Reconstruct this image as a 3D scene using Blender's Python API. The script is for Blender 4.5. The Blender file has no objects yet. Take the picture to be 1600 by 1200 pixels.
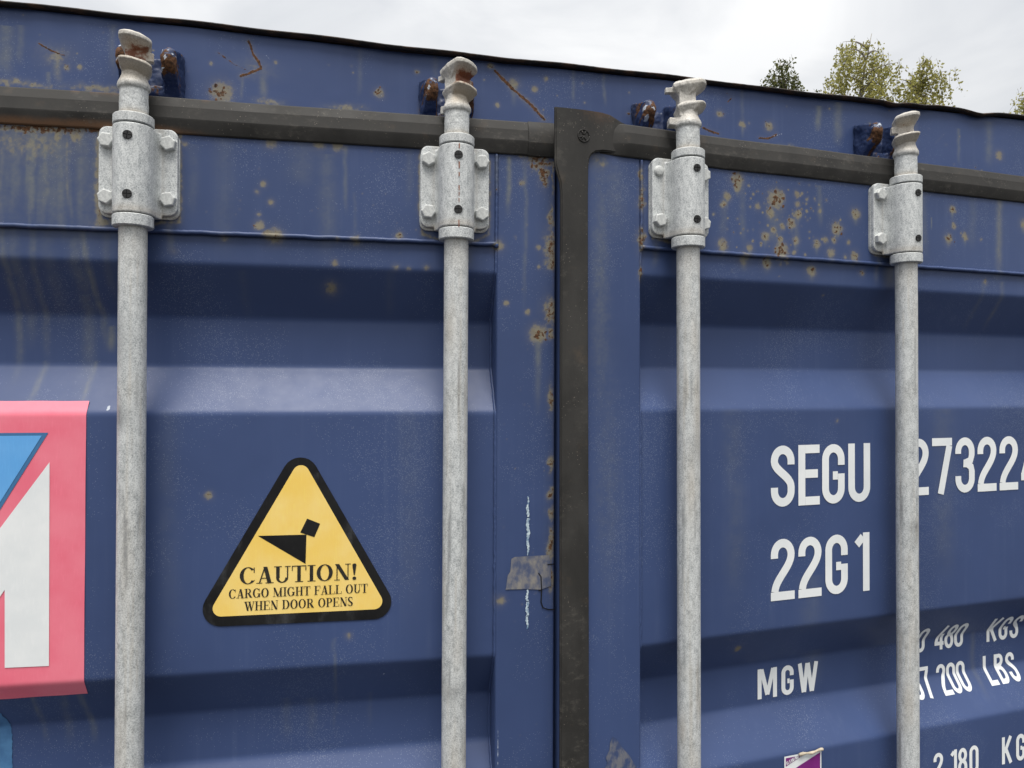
import bpy, bmesh, math, random
import numpy as np
from mathutils import Matrix, Vector, noise
PI = math.pi
R = math.radians
# ---------------------------------------------------------------- camera, from the vanishing points of doors and bars
F_PX, PITCH, ROLL, SHY = 1152.1, .00651, -.00457, -4.55
A_L, A_R, A_H = .17912, .32836, .243       # yaw of left door, right door and header against the camera
TAU = .0073
CAM_Z = 2.017
def T(x, y, z): return Matrix.Translation((x, y, z))
def RX(a): return Matrix.Rotation(a, 4, 'X')
def RY(a): return Matrix.Rotation(a, 4, 'Y')
def RZ(a): return Matrix.Rotation(a, 4, 'Z')
HL = Vector((-.09836 - 1.014*math.cos(A_L), 1.20618 - 1.014*math.sin(A_L)))
HR = Vector((.27371 + 1.014*math.cos(A_R), 1.27742 + 1.014*math.sin(A_R)))
MID = (HL + HR)/2
CW = T(0, 0, CAM_Z) @ RY(-TAU) @ RZ(-A_H) @ T(-MID.x, -MID.y, 0)     # camera-level frame -> container frame
M_CAM = CW @ RX(PI/2 + PITCH) @ RZ(ROLL)
OUT = .024                 # door faces stand this much nearer than the first fit put them; heights on them shrink by KZ
KZ = .9806
M_L = CW @ T(-.09836, 1.20618, 0) @ RZ(A_L) @ RY(.00851) @ T(0, -OUT, 0)     # door frames: origin at the inner bar's foot on the door face, at eye height
M_R = CW @ T(.27371, 1.27742, 0) @ RZ(A_R) @ RY(.00604) @ T(0, -OUT, 0)
M_H = Matrix.Identity(4)
def ray(x, y):
    d = Vector(((x - 800)/F_PX, -(y - 600 - SHY)/F_PX, -1))
    return M_CAM.translation.copy(), (M_CAM.to_3x3() @ d)
def px(x, y, M, d=0.0):
    """pixel of the photograph -> (u, z) in frame M on the plane d metres proud of it"""
    o, r = ray(x, y); I = M.inverted(); o = I @ o; r = I.to_3x3() @ r
    t = (-d - o.y)/r.y
    p = o + r*t
    return p.x, p.z
def toimg(M, u, d, z):
    p = M_CAM.inverted() @ (M @ Vector((u, -d, z)))
    return 800 + p.x/-p.z*F_PX, 600 + SHY - p.y/-p.z*F_PX
SKY_CLOUD, EXPO = .80, 1.22
S = bpy.context.scene
C = S.collection
camd = bpy.data.cameras.new('camera'); cam = bpy.data.objects.new('camera', camd); C.objects.link(cam)
camd.sensor_width = 36; camd.lens = F_PX/1600*36; camd.shift_y = SHY/1600
camd.clip_start = .02; camd.clip_end = 3000
cam.matrix_world = M_CAM
S.camera = cam
# ---------------------------------------------------------------- sky (overcast), sun, exposure
SUN_EL, SUN_AZ = R(68), R(194)       # azimuth clockwise from +Y (north)
w = bpy.data.worlds.new('World'); S.world = w; w.use_nodes = True
nt = w.node_tree; nt.nodes.clear()
def nd(nt, t, **kw):
    n = nt.nodes.new(t)
    for k, v in kw.items():
        if hasattr(n, k) and not k.startswith('i_'): setattr(n, k, v)
    return n
def lk(nt, a, b): nt.links.new(a, b)
sky = nd(nt, 'ShaderNodeTexSky', sky_type='NISHITA', sun_disc=False, sun_elevation=SUN_EL, sun_rotation=SUN_AZ)
sky.air_density = 1; sky.dust_density = 3; sky.ozone_density = 1
bgs = nd(nt, 'ShaderNodeBackground'); bgs.inputs[1].default_value = .09; lk(nt, sky.outputs[0], bgs.inputs[0])
tc = nd(nt, 'ShaderNodeTexCoord')
mp = nd(nt, 'ShaderNodeMapping'); mp.inputs['Scale'].default_value = (1, 1, 2.6); lk(nt, tc.outputs['Generated'], mp.inputs[0])
nz = nd(nt, 'ShaderNodeTexNoise'); nz.inputs['Scale'].default_value = 3.1; nz.inputs['Detail'].default_value = 6; nz.inputs['Distortion'].default_value = .5
lk(nt, mp.outputs[0], nz.inputs[0])
cr = nd(nt, 'ShaderNodeValToRGB'); cr.color_ramp.elements[0].position = .34; cr.color_ramp.elements[1].position = .66
cr.color_ramp.elements[0].color = (.66, .67, .68, 1); cr.color_ramp.elements[1].color = (.98, .97, .945, 1)
lk(nt, nz.outputs[0], cr.inputs[0])
# an overcast sky is darkest at the horizon: luminance grows with (1 + 2 sin elevation)/3
sx = nd(nt, 'ShaderNodeSeparateXYZ'); lk(nt, tc.outputs['Generated'], sx.inputs[0])
ma = nd(nt, 'ShaderNodeMath', operation='MAXIMUM'); lk(nt, sx.outputs[2], ma.inputs[0]); ma.inputs[1].default_value = 0
mb = nd(nt, 'ShaderNodeMath', operation='MULTIPLY_ADD'); lk(nt, ma.outputs[0], mb.inputs[0]); mb.inputs[1].default_value = 2/3*SKY_CLOUD; mb.inputs[2].default_value = 1/3*SKY_CLOUD
bgc = nd(nt, 'ShaderNodeBackground'); lk(nt, mb.outputs[0], bgc.inputs[1]); lk(nt, cr.outputs[0], bgc.inputs[0])
mx = nd(nt, 'ShaderNodeMixShader'); mx.inputs[0].default_value = .86
lk(nt, bgs.outputs[0], mx.inputs[1]); lk(nt, bgc.outputs[0], mx.inputs[2])
wo = nd(nt, 'ShaderNodeOutputWorld'); lk(nt, mx.outputs[0], wo.inputs[0])
sd = bpy.data.lights.new('sun', 'SUN'); sd.energy = 1.5; sd.angle = R(32); sd.color = (1, .965, .91)
sun = bpy.data.objects.new('sun', sd); C.objects.link(sun)
sdir = Vector((math.sin(SUN_AZ)*math.cos(SUN_EL), math.cos(SUN_AZ)*math.cos(SUN_EL), math.sin(SUN_EL)))
sun.rotation_euler = sdir.to_track_quat('Z', 'Y').to_euler(); sun.location = sdir*20
S.view_settings.view_transform = 'Standard'; S.view_settings.look = 'None'
S.view_settings.exposure = EXPO; S.view_settings.gamma = 1; S.view_settings.use_curve_mapping = False

# ---------------------------------------------------------------- node helpers and materials
class G:
    """small builder of node trees"""
    def __init__(s, name):
        s.m = bpy.data.materials.new(name); s.m.use_nodes = True; s.t = s.m.node_tree; s.t.nodes.clear()
        s.out = s.n('ShaderNodeOutputMaterial'); s.b = s.n('ShaderNodeBsdfPrincipled')
        lk(s.t, s.b.outputs[0], s.out.inputs[0])
        s.co = s.n('ShaderNodeTexCoord').outputs['Object']
    def n(s, t, **kw): return nd(s.t, t, **kw)
    def put(s, sock, v):
        if hasattr(v, 'is_output'): lk(s.t, v, sock)
        elif isinstance(v, tuple) and len(v) == 3 and sock.type == 'RGBA': sock.default_value = (*v, 1)
        else: sock.default_value = v
    def scale(s, sc, vec=None, off=(0, 0, 0)):
        m = s.n('ShaderNodeMapping'); m.inputs['Scale'].default_value = sc; m.inputs['Location'].default_value = off
        lk(s.t, vec or s.co, m.inputs[0]); return m.outputs[0]
    def noise(s, scale, detail=3, rough=.55, vec=None, dist=0):
        n = s.n('ShaderNodeTexNoise'); lk(s.t, vec or s.co, n.inputs['Vector'])
        n.inputs['Scale'].default_value = scale; n.inputs['Detail'].default_value = detail
        n.inputs['Roughness'].default_value = rough; n.inputs['Distortion'].default_value = dist
        return n.outputs[0]
    def voro(s, scale, feat='F1', vec=None, out='Distance'):
        n = s.n('ShaderNodeTexVoronoi', feature=feat); lk(s.t, vec or s.co, n.inputs['Vector']); n.inputs['Scale'].default_value = scale
        return n.outputs[out]
    def math(s, op, a, b=0.0, clamp=False):
        n = s.n('ShaderNodeMath', operation=op, use_clamp=clamp); s.put(n.inputs[0], a); s.put(n.inputs[1], b); return n.outputs[0]
    def step(s, v, lo, hi, a=0.0, b=1.0):
        n = s.n('ShaderNodeMapRange', interpolation_type='SMOOTHSTEP'); s.put(n.inputs[0], v)
        n.inputs[1].default_value = lo; n.inputs[2].default_value = hi; n.inputs[3].default_value = a; n.inputs[4].default_value = b
        return n.outputs[0]
    def mix(s, f, a, b, mode='MIX'):
        n = s.n('ShaderNodeMix', data_type='RGBA', blend_type=mode); s.put(n.inputs[0], f); s.put(n.inputs[6], a); s.put(n.inputs[7], b)
        return n.outputs[2]
    def attr(s, name):
        n = s.n('ShaderNodeAttribute', attribute_name=name); sp = s.n('ShaderNodeSeparateColor'); lk(s.t, n.outputs['Color'], sp.inputs[0])
        return sp.outputs[0], sp.outputs[1], sp.outputs[2], n.outputs['Alpha']
    def bump(s, h, strength=.3, dist=.001):
        n = s.n('ShaderNodeBump'); n.inputs['Strength'].default_value = strength; n.inputs['Distance'].default_value = dist
        s.put(n.inputs['Height'], h); lk(s.t, n.outputs[0], s.b.inputs['Normal'])
    def fin(s, col=None, rough=None, metal=None, spec=None):
        if col is not None: s.put(s.b.inputs['Base Color'], col)
        if rough is not None: s.put(s.b.inputs['Roughness'], rough)
        if metal is not None: s.put(s.b.inputs['Metallic'], metal)
        if spec is not None: s.put(s.b.inputs['Specular IOR Level'], spec)
        return s.m

def mat_paint(name, blue=(.046, .073, .172), speck=1.0):
    g = G(name)
    R_, H_, D_, A_ = g.attr('wear')
    big = g.noise(2.6, 4); fine = g.noise(170, 6, .65); mid = g.noise(42, 5, .6)
    col = g.mix(g.step(big, .3, .7), tuple(c*.90 for c in blue), tuple(c*1.10 for c in blue))
    chalk = g.step(g.noise(1.0, 5, .6, g.scale((75, 75, 2.2))), .48, .80)          # chalky runs down the paint
    chalk = g.math('MULTIPLY', chalk, g.step(g.noise(5, 3), .35, .7))
    col = g.mix(g.math('MULTIPLY', chalk, .16), col, (.14, .18, .29))
    # fine white overspray specks, thicker in clouds
    cl = g.step(g.noise(6.5, 4), .46, .72)
    vd = g.voro(780, vec=None); vr = g.voro(780, out='Color')
    sp = g.n('ShaderNodeSeparateColor'); lk(g.t, vr, sp.inputs[0])
    on = g.math('LESS_THAN', sp.outputs[0], g.math('MULTIPLY', cl, .36*speck))
    dot = g.math('MULTIPLY', g.step(vd, .25, .48, 1, 0), on)
    col = g.mix(g.math('MULTIPLY', dot, .30), col, (.46, .52, .60))
    # runs and dirt from the wear layer
    run = g.math('MULTIPLY', D_, g.step(mid, .25, .62, .35, 1.0), True)
    col = g.mix(g.math('MULTIPLY', run, .80), col, (.185, .195, .17))
    hn = g.math('ADD', H_, g.math('MULTIPLY', g.math('SUBTRACT', g.noise(110, 6, .7), .5), g.step(H_, .05, .4, 0, 1.1)))
    hal = g.math('ADD', g.math('MULTIPLY', g.step(hn, .28, .74), .58), g.math('MULTIPLY', H_, .36), True)
    col = g.mix(g.math('MULTIPLY', hal, .9), col, g.mix(g.noise(75, 5, .65), (.165, .130, .066), (.33, .305, .215)))
    pit = g.math('MULTIPLY', g.step(g.noise(300, 3, .6), .60, .70), g.step(H_, .35, .8))
    col = g.mix(g.math('MULTIPLY', pit, .75), col, (.055, .032, .018))
    rr = g.math('ADD', R_, g.math('MULTIPLY', g.math('SUBTRACT', fine, .5), g.step(R_, .03, .3, 0, 1.7)))
    rm = g.step(rr, .42, .66)
    rc = g.n('ShaderNodeValToRGB'); lk(g.t, g.noise(260, 4, .7), rc.inputs[0])
    e = rc.color_ramp.elements; e[0].position = .34; e[0].color = (.022, .012, .008, 1); e[1].position = .70; e[1].color = (.185, .085, .038, 1)
    col = g.mix(rm, col, rc.outputs[0])
    scr = g.step(g.math('ADD', A_, g.math('MULTIPLY', g.math('SUBTRACT', fine, .5), g.step(A_, .05, .4, 0, .9))), .45, .7)
    col = g.mix(g.math('MULTIPLY', scr, .75), col, (.55, .60, .66))
    rough = g.math('ADD', g.math('ADD', .40, g.math('MULTIPLY', g.math('MAXIMUM', rm, g.math('MULTIPLY', hal, .7)), .45)), g.math('MULTIPLY', g.math('SUBTRACT', mid, .5), .16))
    h = g.math('ADD', g.math('MULTIPLY', g.noise(700, 2), .10), g.math('MULTIPLY', rm, g.math('MULTIPLY', fine, 1.4)))
    h = g.math('ADD', h, g.math('MULTIPLY', g.noise(24, 3), .35))
    g.bump(h, .35, .0012)
    return g.fin(col, rough, 0, .29)

def mat_galv(name, warm=0.0):
    g = G(name)
    a = g.noise(520, 4, .7); b = g.noise(110, 4, .6, g.scale((1, 1, .55))); c = g.noise(9, 4)
    R_, H_, D_, A_ = g.attr('wear')
    cr = g.n('ShaderNodeValToRGB'); lk(g.t, g.math('ADD', g.math('MULTIPLY', a, .68), g.math('MULTIPLY', b, .32)), cr.inputs[0])
    e = cr.color_ramp.elements; e[0].position = .36; e[0].color = (.22, .24, .25, 1); e[1].position = .58; e[1].color = (.68, .70, .695, 1)
    m = e.new(.455); m.color = (.455, .475, .48, 1)
    col = g.mix(g.step(c, .5, .8, 0, .35), cr.outputs[0], (.40, .38, .33))
    pit = g.math('MULTIPLY', g.step(g.voro(380), .12, .30, 1, 0), g.step(g.noise(25, 3), .46, .62))
    col = g.mix(g.math('MULTIPLY', pit, .6), col, (.13, .13, .125))
    col = g.mix(g.step(g.noise(13, 5, .6, g.scale((1, 1, .35))), .62 - warm*.12, .85, 0, .75), col, (.36, .29, .20))
    rr = g.math('ADD', R_, g.math('MULTIPLY', g.math('SUBTRACT', g.noise(220, 5), .5), g.step(R_, .03, .3, 0, 1.0)))
    rm = g.step(rr, .3, .7)
    col = g.mix(g.math('MULTIPLY', H_, .7), col, (.42, .33, .22))
    col = g.mix(rm, col, g.mix(a, (.10, .032, .015), (.26, .10, .05)))
    col = g.mix(g.math('MULTIPLY', A_, g.step(b, .35, .6, .3, .8)), col, (.14, .145, .155))
    col = g.mix(g.math('MULTIPLY', D_, .6), col, (.74, .75, .73))
    g.bump(g.math('ADD', g.math('MULTIPLY', a, .5), b), .30, .0009)
    return g.fin(col, g.step(b, .3, .7, .48, .66), .12, .45)

def mat_simple(name, c1, c2, scale=60, rough=.6, bump=.15, detail=4, stretch=(1, 1, 1), spec=.4, lo=.35, hi=.65, bd=.001):
    g = G(name)
    n = g.noise(scale, detail, .6, g.scale(stretch)); f = g.noise(scale*6, 3)
    col = g.mix(g.step(n, lo, hi), c1, c2)
    g.bump(g.math('ADD', n, g.math('MULTIPLY', f, .4)), bump, bd)
    return g.fin(col, rough, 0, spec)

def mat_rubber(name):
    g = G(name)
    n = g.noise(14, 5, .6, g.scale((1, 1, .5))); f = g.noise(240, 4)
    R_, H_, D_, A_ = g.attr('wear')
    col = g.mix(g.step(n, .3, .75), (.026, .025, .0235), (.048, .046, .043))
    col = g.mix(g.step(g.noise(30, 4, .6), .58, .82, 0, .35), col, (.12, .085, .055))
    col = g.mix(g.step(g.math('ADD', H_, g.math('MULTIPLY', g.math('SUBTRACT', f, .5), .3)), .25, .9, 0, .8), col, (.16, .085, .045))
    col = g.mix(g.math('MULTIPLY', g.math('LESS_THAN', g.voro(190), .13), g.step(g.noise(20), .5, .6)), col, (.16, .14, .12))
    dust = g.math('MULTIPLY', g.step(g.noise(60, 6, .7, g.scale((1, 1, 1.6))), .50, .74), g.step(g.noise(7, 3), .38, .62))
    col = g.mix(g.math('MULTIPLY', dust, .45), col, (.125, .115, .10))
    g.bump(g.math('ADD', g.math('ADD', n, g.math('MULTIPLY', dust, .3)), g.math('MULTIPLY', f, .25)), .3, .0012)
    return g.fin(col, g.step(n, .3, .7, .55, .75), 0, .25)

def mat_vinyl(name, col, col2, rough=.38, wx=900, scuff=None):
    g = G(name)
    n = g.noise(12, 4); weave = g.noise(1.0, 2, .5, g.scale((wx, wx, 60))); f = g.noise(140, 5, .65)
    c = g.mix(g.step(n, .3, .7), col, col2)
    c = g.mix(g.step(weave, .5, .9, 0, .22), c, tuple(min(1, v*1.5 + .03) for v in col))
    if scuff:
        sc = g.math('MULTIPLY', g.step(g.noise(22, 5, .65, g.scale((1, 1, .45))), .53, .70), g.step(f, .3, .6, .4, 1))
        c = g.mix(g.math('MULTIPLY', sc, .8), c, scuff)
    g.bump(g.math('ADD', weave, g.math('MULTIPLY', g.noise(30, 2), 1.5)), .12, .0006)
    return g.fin(c, g.step(n, .3, .7, rough, rough + .12), 0, .28)

PAINT = mat_paint('blue_container_paint')
GALV = mat_galv('galvanised_steel')
CAST = mat_galv('galvanised_casting', 1.0)
RUBBER = mat_rubber('black_rubber')
LIP = None
BOLT = mat_simple('zinc_bolt', (.46, .475, .47), (.62, .635, .62), 260, .5, .08)
BLACK = mat_simple('black_plastic', (.012, .012, .012), (.022, .022, .022), 200, .45)
WHITE = mat_vinyl('white_vinyl', (.74, .77, .78), (.82, .84, .84), .36, 300)
VBLACK = mat_vinyl('black_vinyl', (.007, .007, .008), (.013, .013, .013), .40, 300, (.05, .052, .055))
VYEL = mat_vinyl('yellow_vinyl', (.88, .60, .13), (.90, .67, .23), .42)
VPINK = mat_vinyl('faded_red_vinyl', (.80, .165, .235), (.84, .22, .29), .30, 500)
VBLUE = mat_vinyl('light_blue_vinyl', (.12, .37, .74), (.15, .41, .78), .34, 500)
VBLUE_D = mat_vinyl('blue_vinyl_edge', (.055, .16, .33), (.06, .18, .36), .34, 500)
VPURPLE = mat_vinyl('purple_print', (.18, .018, .17), (.21, .025, .20), .4, 300)
INK = mat_simple('printed_ink', (.018, .016, .012), (.028, .025, .02), 120, .5, .05)
PEN = mat_simple('marker_ink', (.008, .008, .010), (.012, .012, .014), 120, .4, .02)
TAPE = mat_simple('old_tape', (.075, .095, .165), (.25, .235, .215), 70, .7, .35, 6, (1, 1, .6), .3, .35, .7)
PAPER = mat_simple('paper_residue', (.045, .068, .15), (.15, .155, .18), 60, .8, .4, 7, (1, 1, .6), .3, .42, .62)
CHALK = mat_simple('chalk', (.13, .22, .36), (.58, .68, .72), 210, .9, .4)
REMN = mat_simple('peeling_blue_film', (.05, .14, .30), (.08, .21, .40), 26, .5, .3)
CURL = mat_simple('paper_curl', (.42, .36, .27), (.55, .48, .38), 150, .8, .1)
DARK = mat_simple('dark_interior', (.02, .019, .018), (.03, .028, .026), 20, .9, .1)

# ---------------------------------------------------------------- mesh helpers
def link(name, me, mat, parent=None, M=None, smooth=True):
    o = bpy.data.objects.new(name, me); C.objects.link(o)
    if mat is not None and len(me.materials) == 0: me.materials.append(mat)
    if smooth: me.polygons.foreach_set('use_smooth', [True]*len(me.polygons))
    if parent is not None: o.parent = parent
    if M is not None: o.matrix_local = M
    return o
def mesh(name, v, f):
    me = bpy.data.meshes.new(name); me.from_pydata([tuple(map(float, p)) for p in v], [], f); me.update(); return me
def obj(name, v, f, mat, parent=None, M=None, smooth=True): return link(name, mesh(name, v, f), mat, parent, M, smooth)
def empty(name, M=None, parent=None):
    o = bpy.data.objects.new(name, None); C.objects.link(o); o.empty_display_size = .05
    if parent is not None: o.parent = parent
    if M is not None: o.matrix_local = M
    return o
def tag(o, label=None, cat=None, group=None, kind=None):
    for k, v in (('label', label), ('category', cat), ('group', group), ('kind', kind)):
        if v: o[k] = v
    return o
def frombm(name, bm, mat, parent=None, M=None, smooth=True, sharp=None):
    me = bpy.data.meshes.new(name); bm.normal_update(); bm.to_mesh(me); bm.free()
    o = link(name, me, mat, parent, M, smooth)
    if sharp: me.set_sharp_from_angle(angle=R(sharp))
    return o
def setwear(me, rgba):
    a = me.color_attributes.new('wear', 'FLOAT_COLOR', 'POINT'); a.data.foreach_set('color', np.ascontiguousarray(rgba, dtype=np.float32).ravel())
def box(bm, c, h, M=None):
    vs = [bm.verts.new((M or Matrix.Identity(4)) @ Vector((c[0] + sx*h[0], c[1] + sy*h[1], c[2] + sz*h[2]))) for sx in (-1, 1) for sy in (-1, 1) for sz in (-1, 1)]
    for q in ((0, 1, 3, 2), (4, 6, 7, 5), (0, 4, 5, 1), (2, 3, 7, 6), (0, 2, 6, 4), (1, 5, 7, 3)): bm.faces.new([vs[i] for i in q])
    return vs
def boxobj(name, lo, hi, mat, parent=None, M=None, bev=0.0):
    bm = bmesh.new(); c = [(a + b)/2 for a, b in zip(lo, hi)]; h = [(b - a)/2 for a, b in zip(lo, hi)]
    box(bm, c, h)
    if bev: bmesh.ops.bevel(bm, geom=bm.edges[:], offset=bev, segments=2, affect='EDGES', profile=.5)
    return frombm(name, bm, mat, parent, M, bool(bev), 40)
def lathe(bm, prof, n=40, cap=True):
    """prof: list of (z, r) from below upwards"""
    rings = [[bm.verts.new((r*math.cos(2*PI*i/n), r*math.sin(2*PI*i/n), z)) for i in range(n)] for z, r in prof]
    for a, b in zip(rings, rings[1:]):
        for i in range(n): bm.faces.new((a[i], a[(i+1) % n], b[(i+1) % n], b[i]))
    if cap: bm.faces.new(rings[0][::-1]); bm.faces.new(rings[-1])
def sm(x, a, b):
    t = np.clip((x - a)/(b - a), 0, 1); return t*t*(3 - 2*t)
rng = np.random.default_rng(11)
random.seed(4)
# value noise in numpy for breaking up the wear layer
_tab = rng.random((256, 256))
def vnoise(x, y):
    xi = np.floor(x).astype(int); yi = np.floor(y).astype(int); fx = x - xi; fy = y - yi
    fx = fx*fx*(3 - 2*fx); fy = fy*fy*(3 - 2*fy)
    g = lambda a, b: _tab[a & 255, b & 255]
    return (g(xi, yi)*(1-fx) + g(xi+1, yi)*fx)*(1-fy) + (g(xi, yi+1)*(1-fx) + g(xi+1, yi+1)*fx)*fy
def fbm(x, y, n=4):
    s = 0; a = .5
    for i in range(n): s = s + a*vnoise(x*2**i + 17*i, y*2**i + 9*i); a *= .5
    return s
PXM = 1/1000.          # about one photo pixel on the doors, metres

class Wear:
    """rust, faded rings, runs and scratches of one sheet, in the sheet's own metres"""
    def __init__(s, M, d=0.0): s.M = M; s.d = d; s.it = []
    def p(s, x, y): return px(x, y, s.M, s.d)
    def spot(s, x, y, r, core=1.0, halo=1.0, run=0.0):
        s.it.append(('s', *s.p(x, y), r*PXM*1.22, core, halo, run*PXM*1.08)); return s
    def line(s, pts, w, core=1.0, halo=.5, white=0.0): s.it.append(('l', [s.p(*q) for q in pts], w*PXM*1.08, core, halo, white)); return s
    def run(s, x, y0, y1, w, a=1.0, brown=0.0, bend=0.0): s.it.append(('r', *s.p(x, y0), *s.p(x + bend, y1), w*PXM*1.08, a, brown)); return s
    def patch(s, x, y, rx, ry, core=0.0, halo=0.0, dirt=0.0): s.it.append(('p', *s.p(x, y), rx*PXM*1.08, ry*PXM*1.08, core, halo, dirt)); return s
    def eval(s, U, Z):
        Rr = np.zeros(U.shape); H = np.zeros(U.shape); D = np.zeros(U.shape); A = np.zeros(U.shape)
        w1 = (fbm(U*90, Z*90) - .47)*.006; w2 = (fbm(U*90 + 50, Z*90 + 31) - .47)*.006
        n = fbm(U*260 + 7, Z*260 + 3, 3)
        r2 = np.random.default_rng(5)
        for it in s.it:
            k = it[0]
            if k == 's':
                _, u, z, r, core, halo, run = it
                m = (abs(U - u) < r*4) & (Z - z < r*4) & (z - Z < r*4 + run*1.2)
                if not m.any(): continue
                q = min(1, r/.006); du = U[m] - u + w1[m]*q; dz = Z[m] - z + w2[m]*q; dd = np.sqrt(du*du + dz*dz)
                H[m] = np.maximum(H[m], halo*np.exp(-(dd/(r*1.25))**2)*(.6 + .8*n[m]))
                c = np.exp(-(dd/(r*.55))**2)*core
                if r > .0045:
                    c *= .75
                    for j in range(int(3 + r*600)):
                        a, b = r2.normal(0, r*.55, 2); c = np.maximum(c, core*np.exp(-((du - a)**2 + (dz - b)**2)/(r*r2.uniform(.14, .32))**2))
                Rr[m] = np.maximum(Rr[m], c)
                if run:
                    t = np.clip((z - Z[m])/run, 0, 1); D[m] = np.maximum(D[m], (z > Z[m])*(1 - t)*np.exp(-((U[m] - u)/(r*.45))**2)*.9)
            elif k == 'l':
                _, pts, wd, core, halo, white = it
                pu = [p_[0] for p_ in pts]; pz = [p_[1] for p_ in pts]; mg = wd*5 + .004
                mk = (U > min(pu) - mg) & (U < max(pu) + mg) & (Z > min(pz) - mg) & (Z < max(pz) + mg)
                if not mk.any(): continue
                Um, Zm, w1m, w2m, nm = U[mk], Z[mk], w1[mk], w2[mk], n[mk]
                dd = np.full(Um.shape, 9.)
                for (a, b), (c, e) in zip(pts, pts[1:]):
                    L = (c-a)**2 + (e-b)**2; t = np.clip(((Um-a)*(c-a) + (Zm-b)*(e-b))/L, 0, 1)
                    dd = np.minimum(dd, np.hypot(Um + w1m*.5 - a - t*(c-a), Zm + w2m*.5 - b - t*(e-b)))
                wd = wd*(.45 + 1.1*fbm(Um*55 + 3, Zm*55)); Rr[mk] = np.maximum(Rr[mk], core*np.exp(-(dd/(wd*.7))**2)); H[mk] = np.maximum(H[mk], halo*np.exp(-(dd/(wd*2.0))**2)*(.4 + .9*nm))
                A[mk] = np.maximum(A[mk], white*np.exp(-(dd/(wd*.6))**2))
            elif k == 'r':
                _, u, z0, u1, z1, wd, a, br = it
                mk = (abs(U - (u + u1)/2) < abs(u1 - u)/2 + wd*2 + .012) & (Z < z0) & (Z > z1 - .002)
                if not mk.any(): continue
                Um, Zm = U[mk], Z[mk]
                t = np.clip((z0 - Zm)/(z0 - z1 + 1e-9), 0, 1); uc = u + (u1 - u)*t + (fbm(Zm*14 + u*50, Zm*0 + 3) - .47)*.012
                v = a*np.exp(-((Um - uc)/(wd*.6))**2)*(1 - sm(t, .6, 1.0))*(.55 + .8*n[mk])
                D[mk] = np.maximum(D[mk], v*(1 - br*.6)); H[mk] = np.maximum(H[mk], v*br*.55)
            else:
                _, u, z, rx, ry, core, halo, dirt = it
                mk = (abs(U - u) < rx*3 + .01) & (abs(Z - z) < ry*3 + .01)
                if not mk.any(): continue
                nm = n[mk]; dd = np.sqrt(((U[mk] - u + w1[mk]*2)/rx)**2 + ((Z[mk] - z + w2[mk]*2)/ry)**2); v = np.exp(-dd**2)
                Rr[mk] = np.maximum(Rr[mk], core*v*(.3 + 1.3*nm)); H[mk] = np.maximum(H[mk], halo*v*(.3 + 1.3*nm)); D[mk] = np.maximum(D[mk], dirt*v*(.3 + 1.3*nm))
        return np.stack([np.clip(Rr, 0, 1.2), np.clip(H, 0, 1), np.clip(D, 0, 1), np.clip(A, 0, 1)], -1)

def axis(a, b, fa, fb, fine, coarse):
    """samples from a to b, fine between fa and fb"""
    out = [a]
    def add(x0, x1, st):
        if x1 - x0 < 1e-6: return
        n = max(1, int(math.ceil((x1 - x0)/st))); out.extend(list(np.linspace(x0, x1, n + 1)[1:]))
    fa = max(a, min(b, fa)); fb = max(a, min(b, fb))
    add(a, fa, coarse); add(fa, fb, fine); add(fb, b, coarse)
    return np.array(out)
def sheet(name, us, zs, dfun, mat, parent, M, wear=None, back=0.0, rnd=0.0, tint=None):
    """grid over (u, z) standing dfun(u, z) proud of frame M; back: depth of the turned-in edges; rnd: rounding of the edges"""
    U, Z = np.meshgrid(us, zs, indexing='ij'); Dp = dfun(U, Z) + 0*U
    if rnd:
        e = np.minimum(np.minimum(U - us[0], us[-1] - U), np.minimum(Z - zs[0], zs[-1] - Z)); q = np.clip(1 - e/rnd, 0, 1)
        Dp = Dp - rnd*(1 - np.sqrt(1 - q*q*.98))
    nu, nz_ = U.shape
    V = np.stack([U, -Dp, Z], -1).reshape(-1, 3)
    idx = np.arange(nu*nz_).reshape(nu, nz_)
    Fq = np.stack([idx[:-1, :-1], idx[1:, :-1], idx[1:, 1:], idx[:-1, 1:]], -1).reshape(-1, 4)
    if back:
        ring = np.concatenate([idx[:, 0], idx[-1, 1:], idx[-2::-1, -1], idx[0, -2:0:-1]])
        B = V[ring].copy(); B[:, 1] = back; n0 = len(V); V = np.concatenate([V, B]); k = len(ring); ar = np.arange(k); nx = (ar + 1) % k
        Fq = np.concatenate([Fq, np.stack([ring[ar], n0 + ar, n0 + nx, ring[nx]], -1)])
    me = bpy.data.meshes.new(name)
    me.vertices.add(len(V)); me.vertices.foreach_set('co', V.astype(np.float32).ravel())
    me.loops.add(Fq.size); me.loops.foreach_set('vertex_index', Fq.astype(np.int32).ravel())
    me.polygons.add(len(Fq)); me.polygons.foreach_set('loop_start', np.arange(0, Fq.size, 4, dtype=np.int32))
    me.update(calc_edges=True); me.validate()
    if wear is not None:
        c = wear.eval(V[:, 0], V[:, 2]); setwear(me, c)
    o = link(name, me, mat, parent, M)
    me.set_sharp_from_angle(angle=R(50))
    return o
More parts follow.
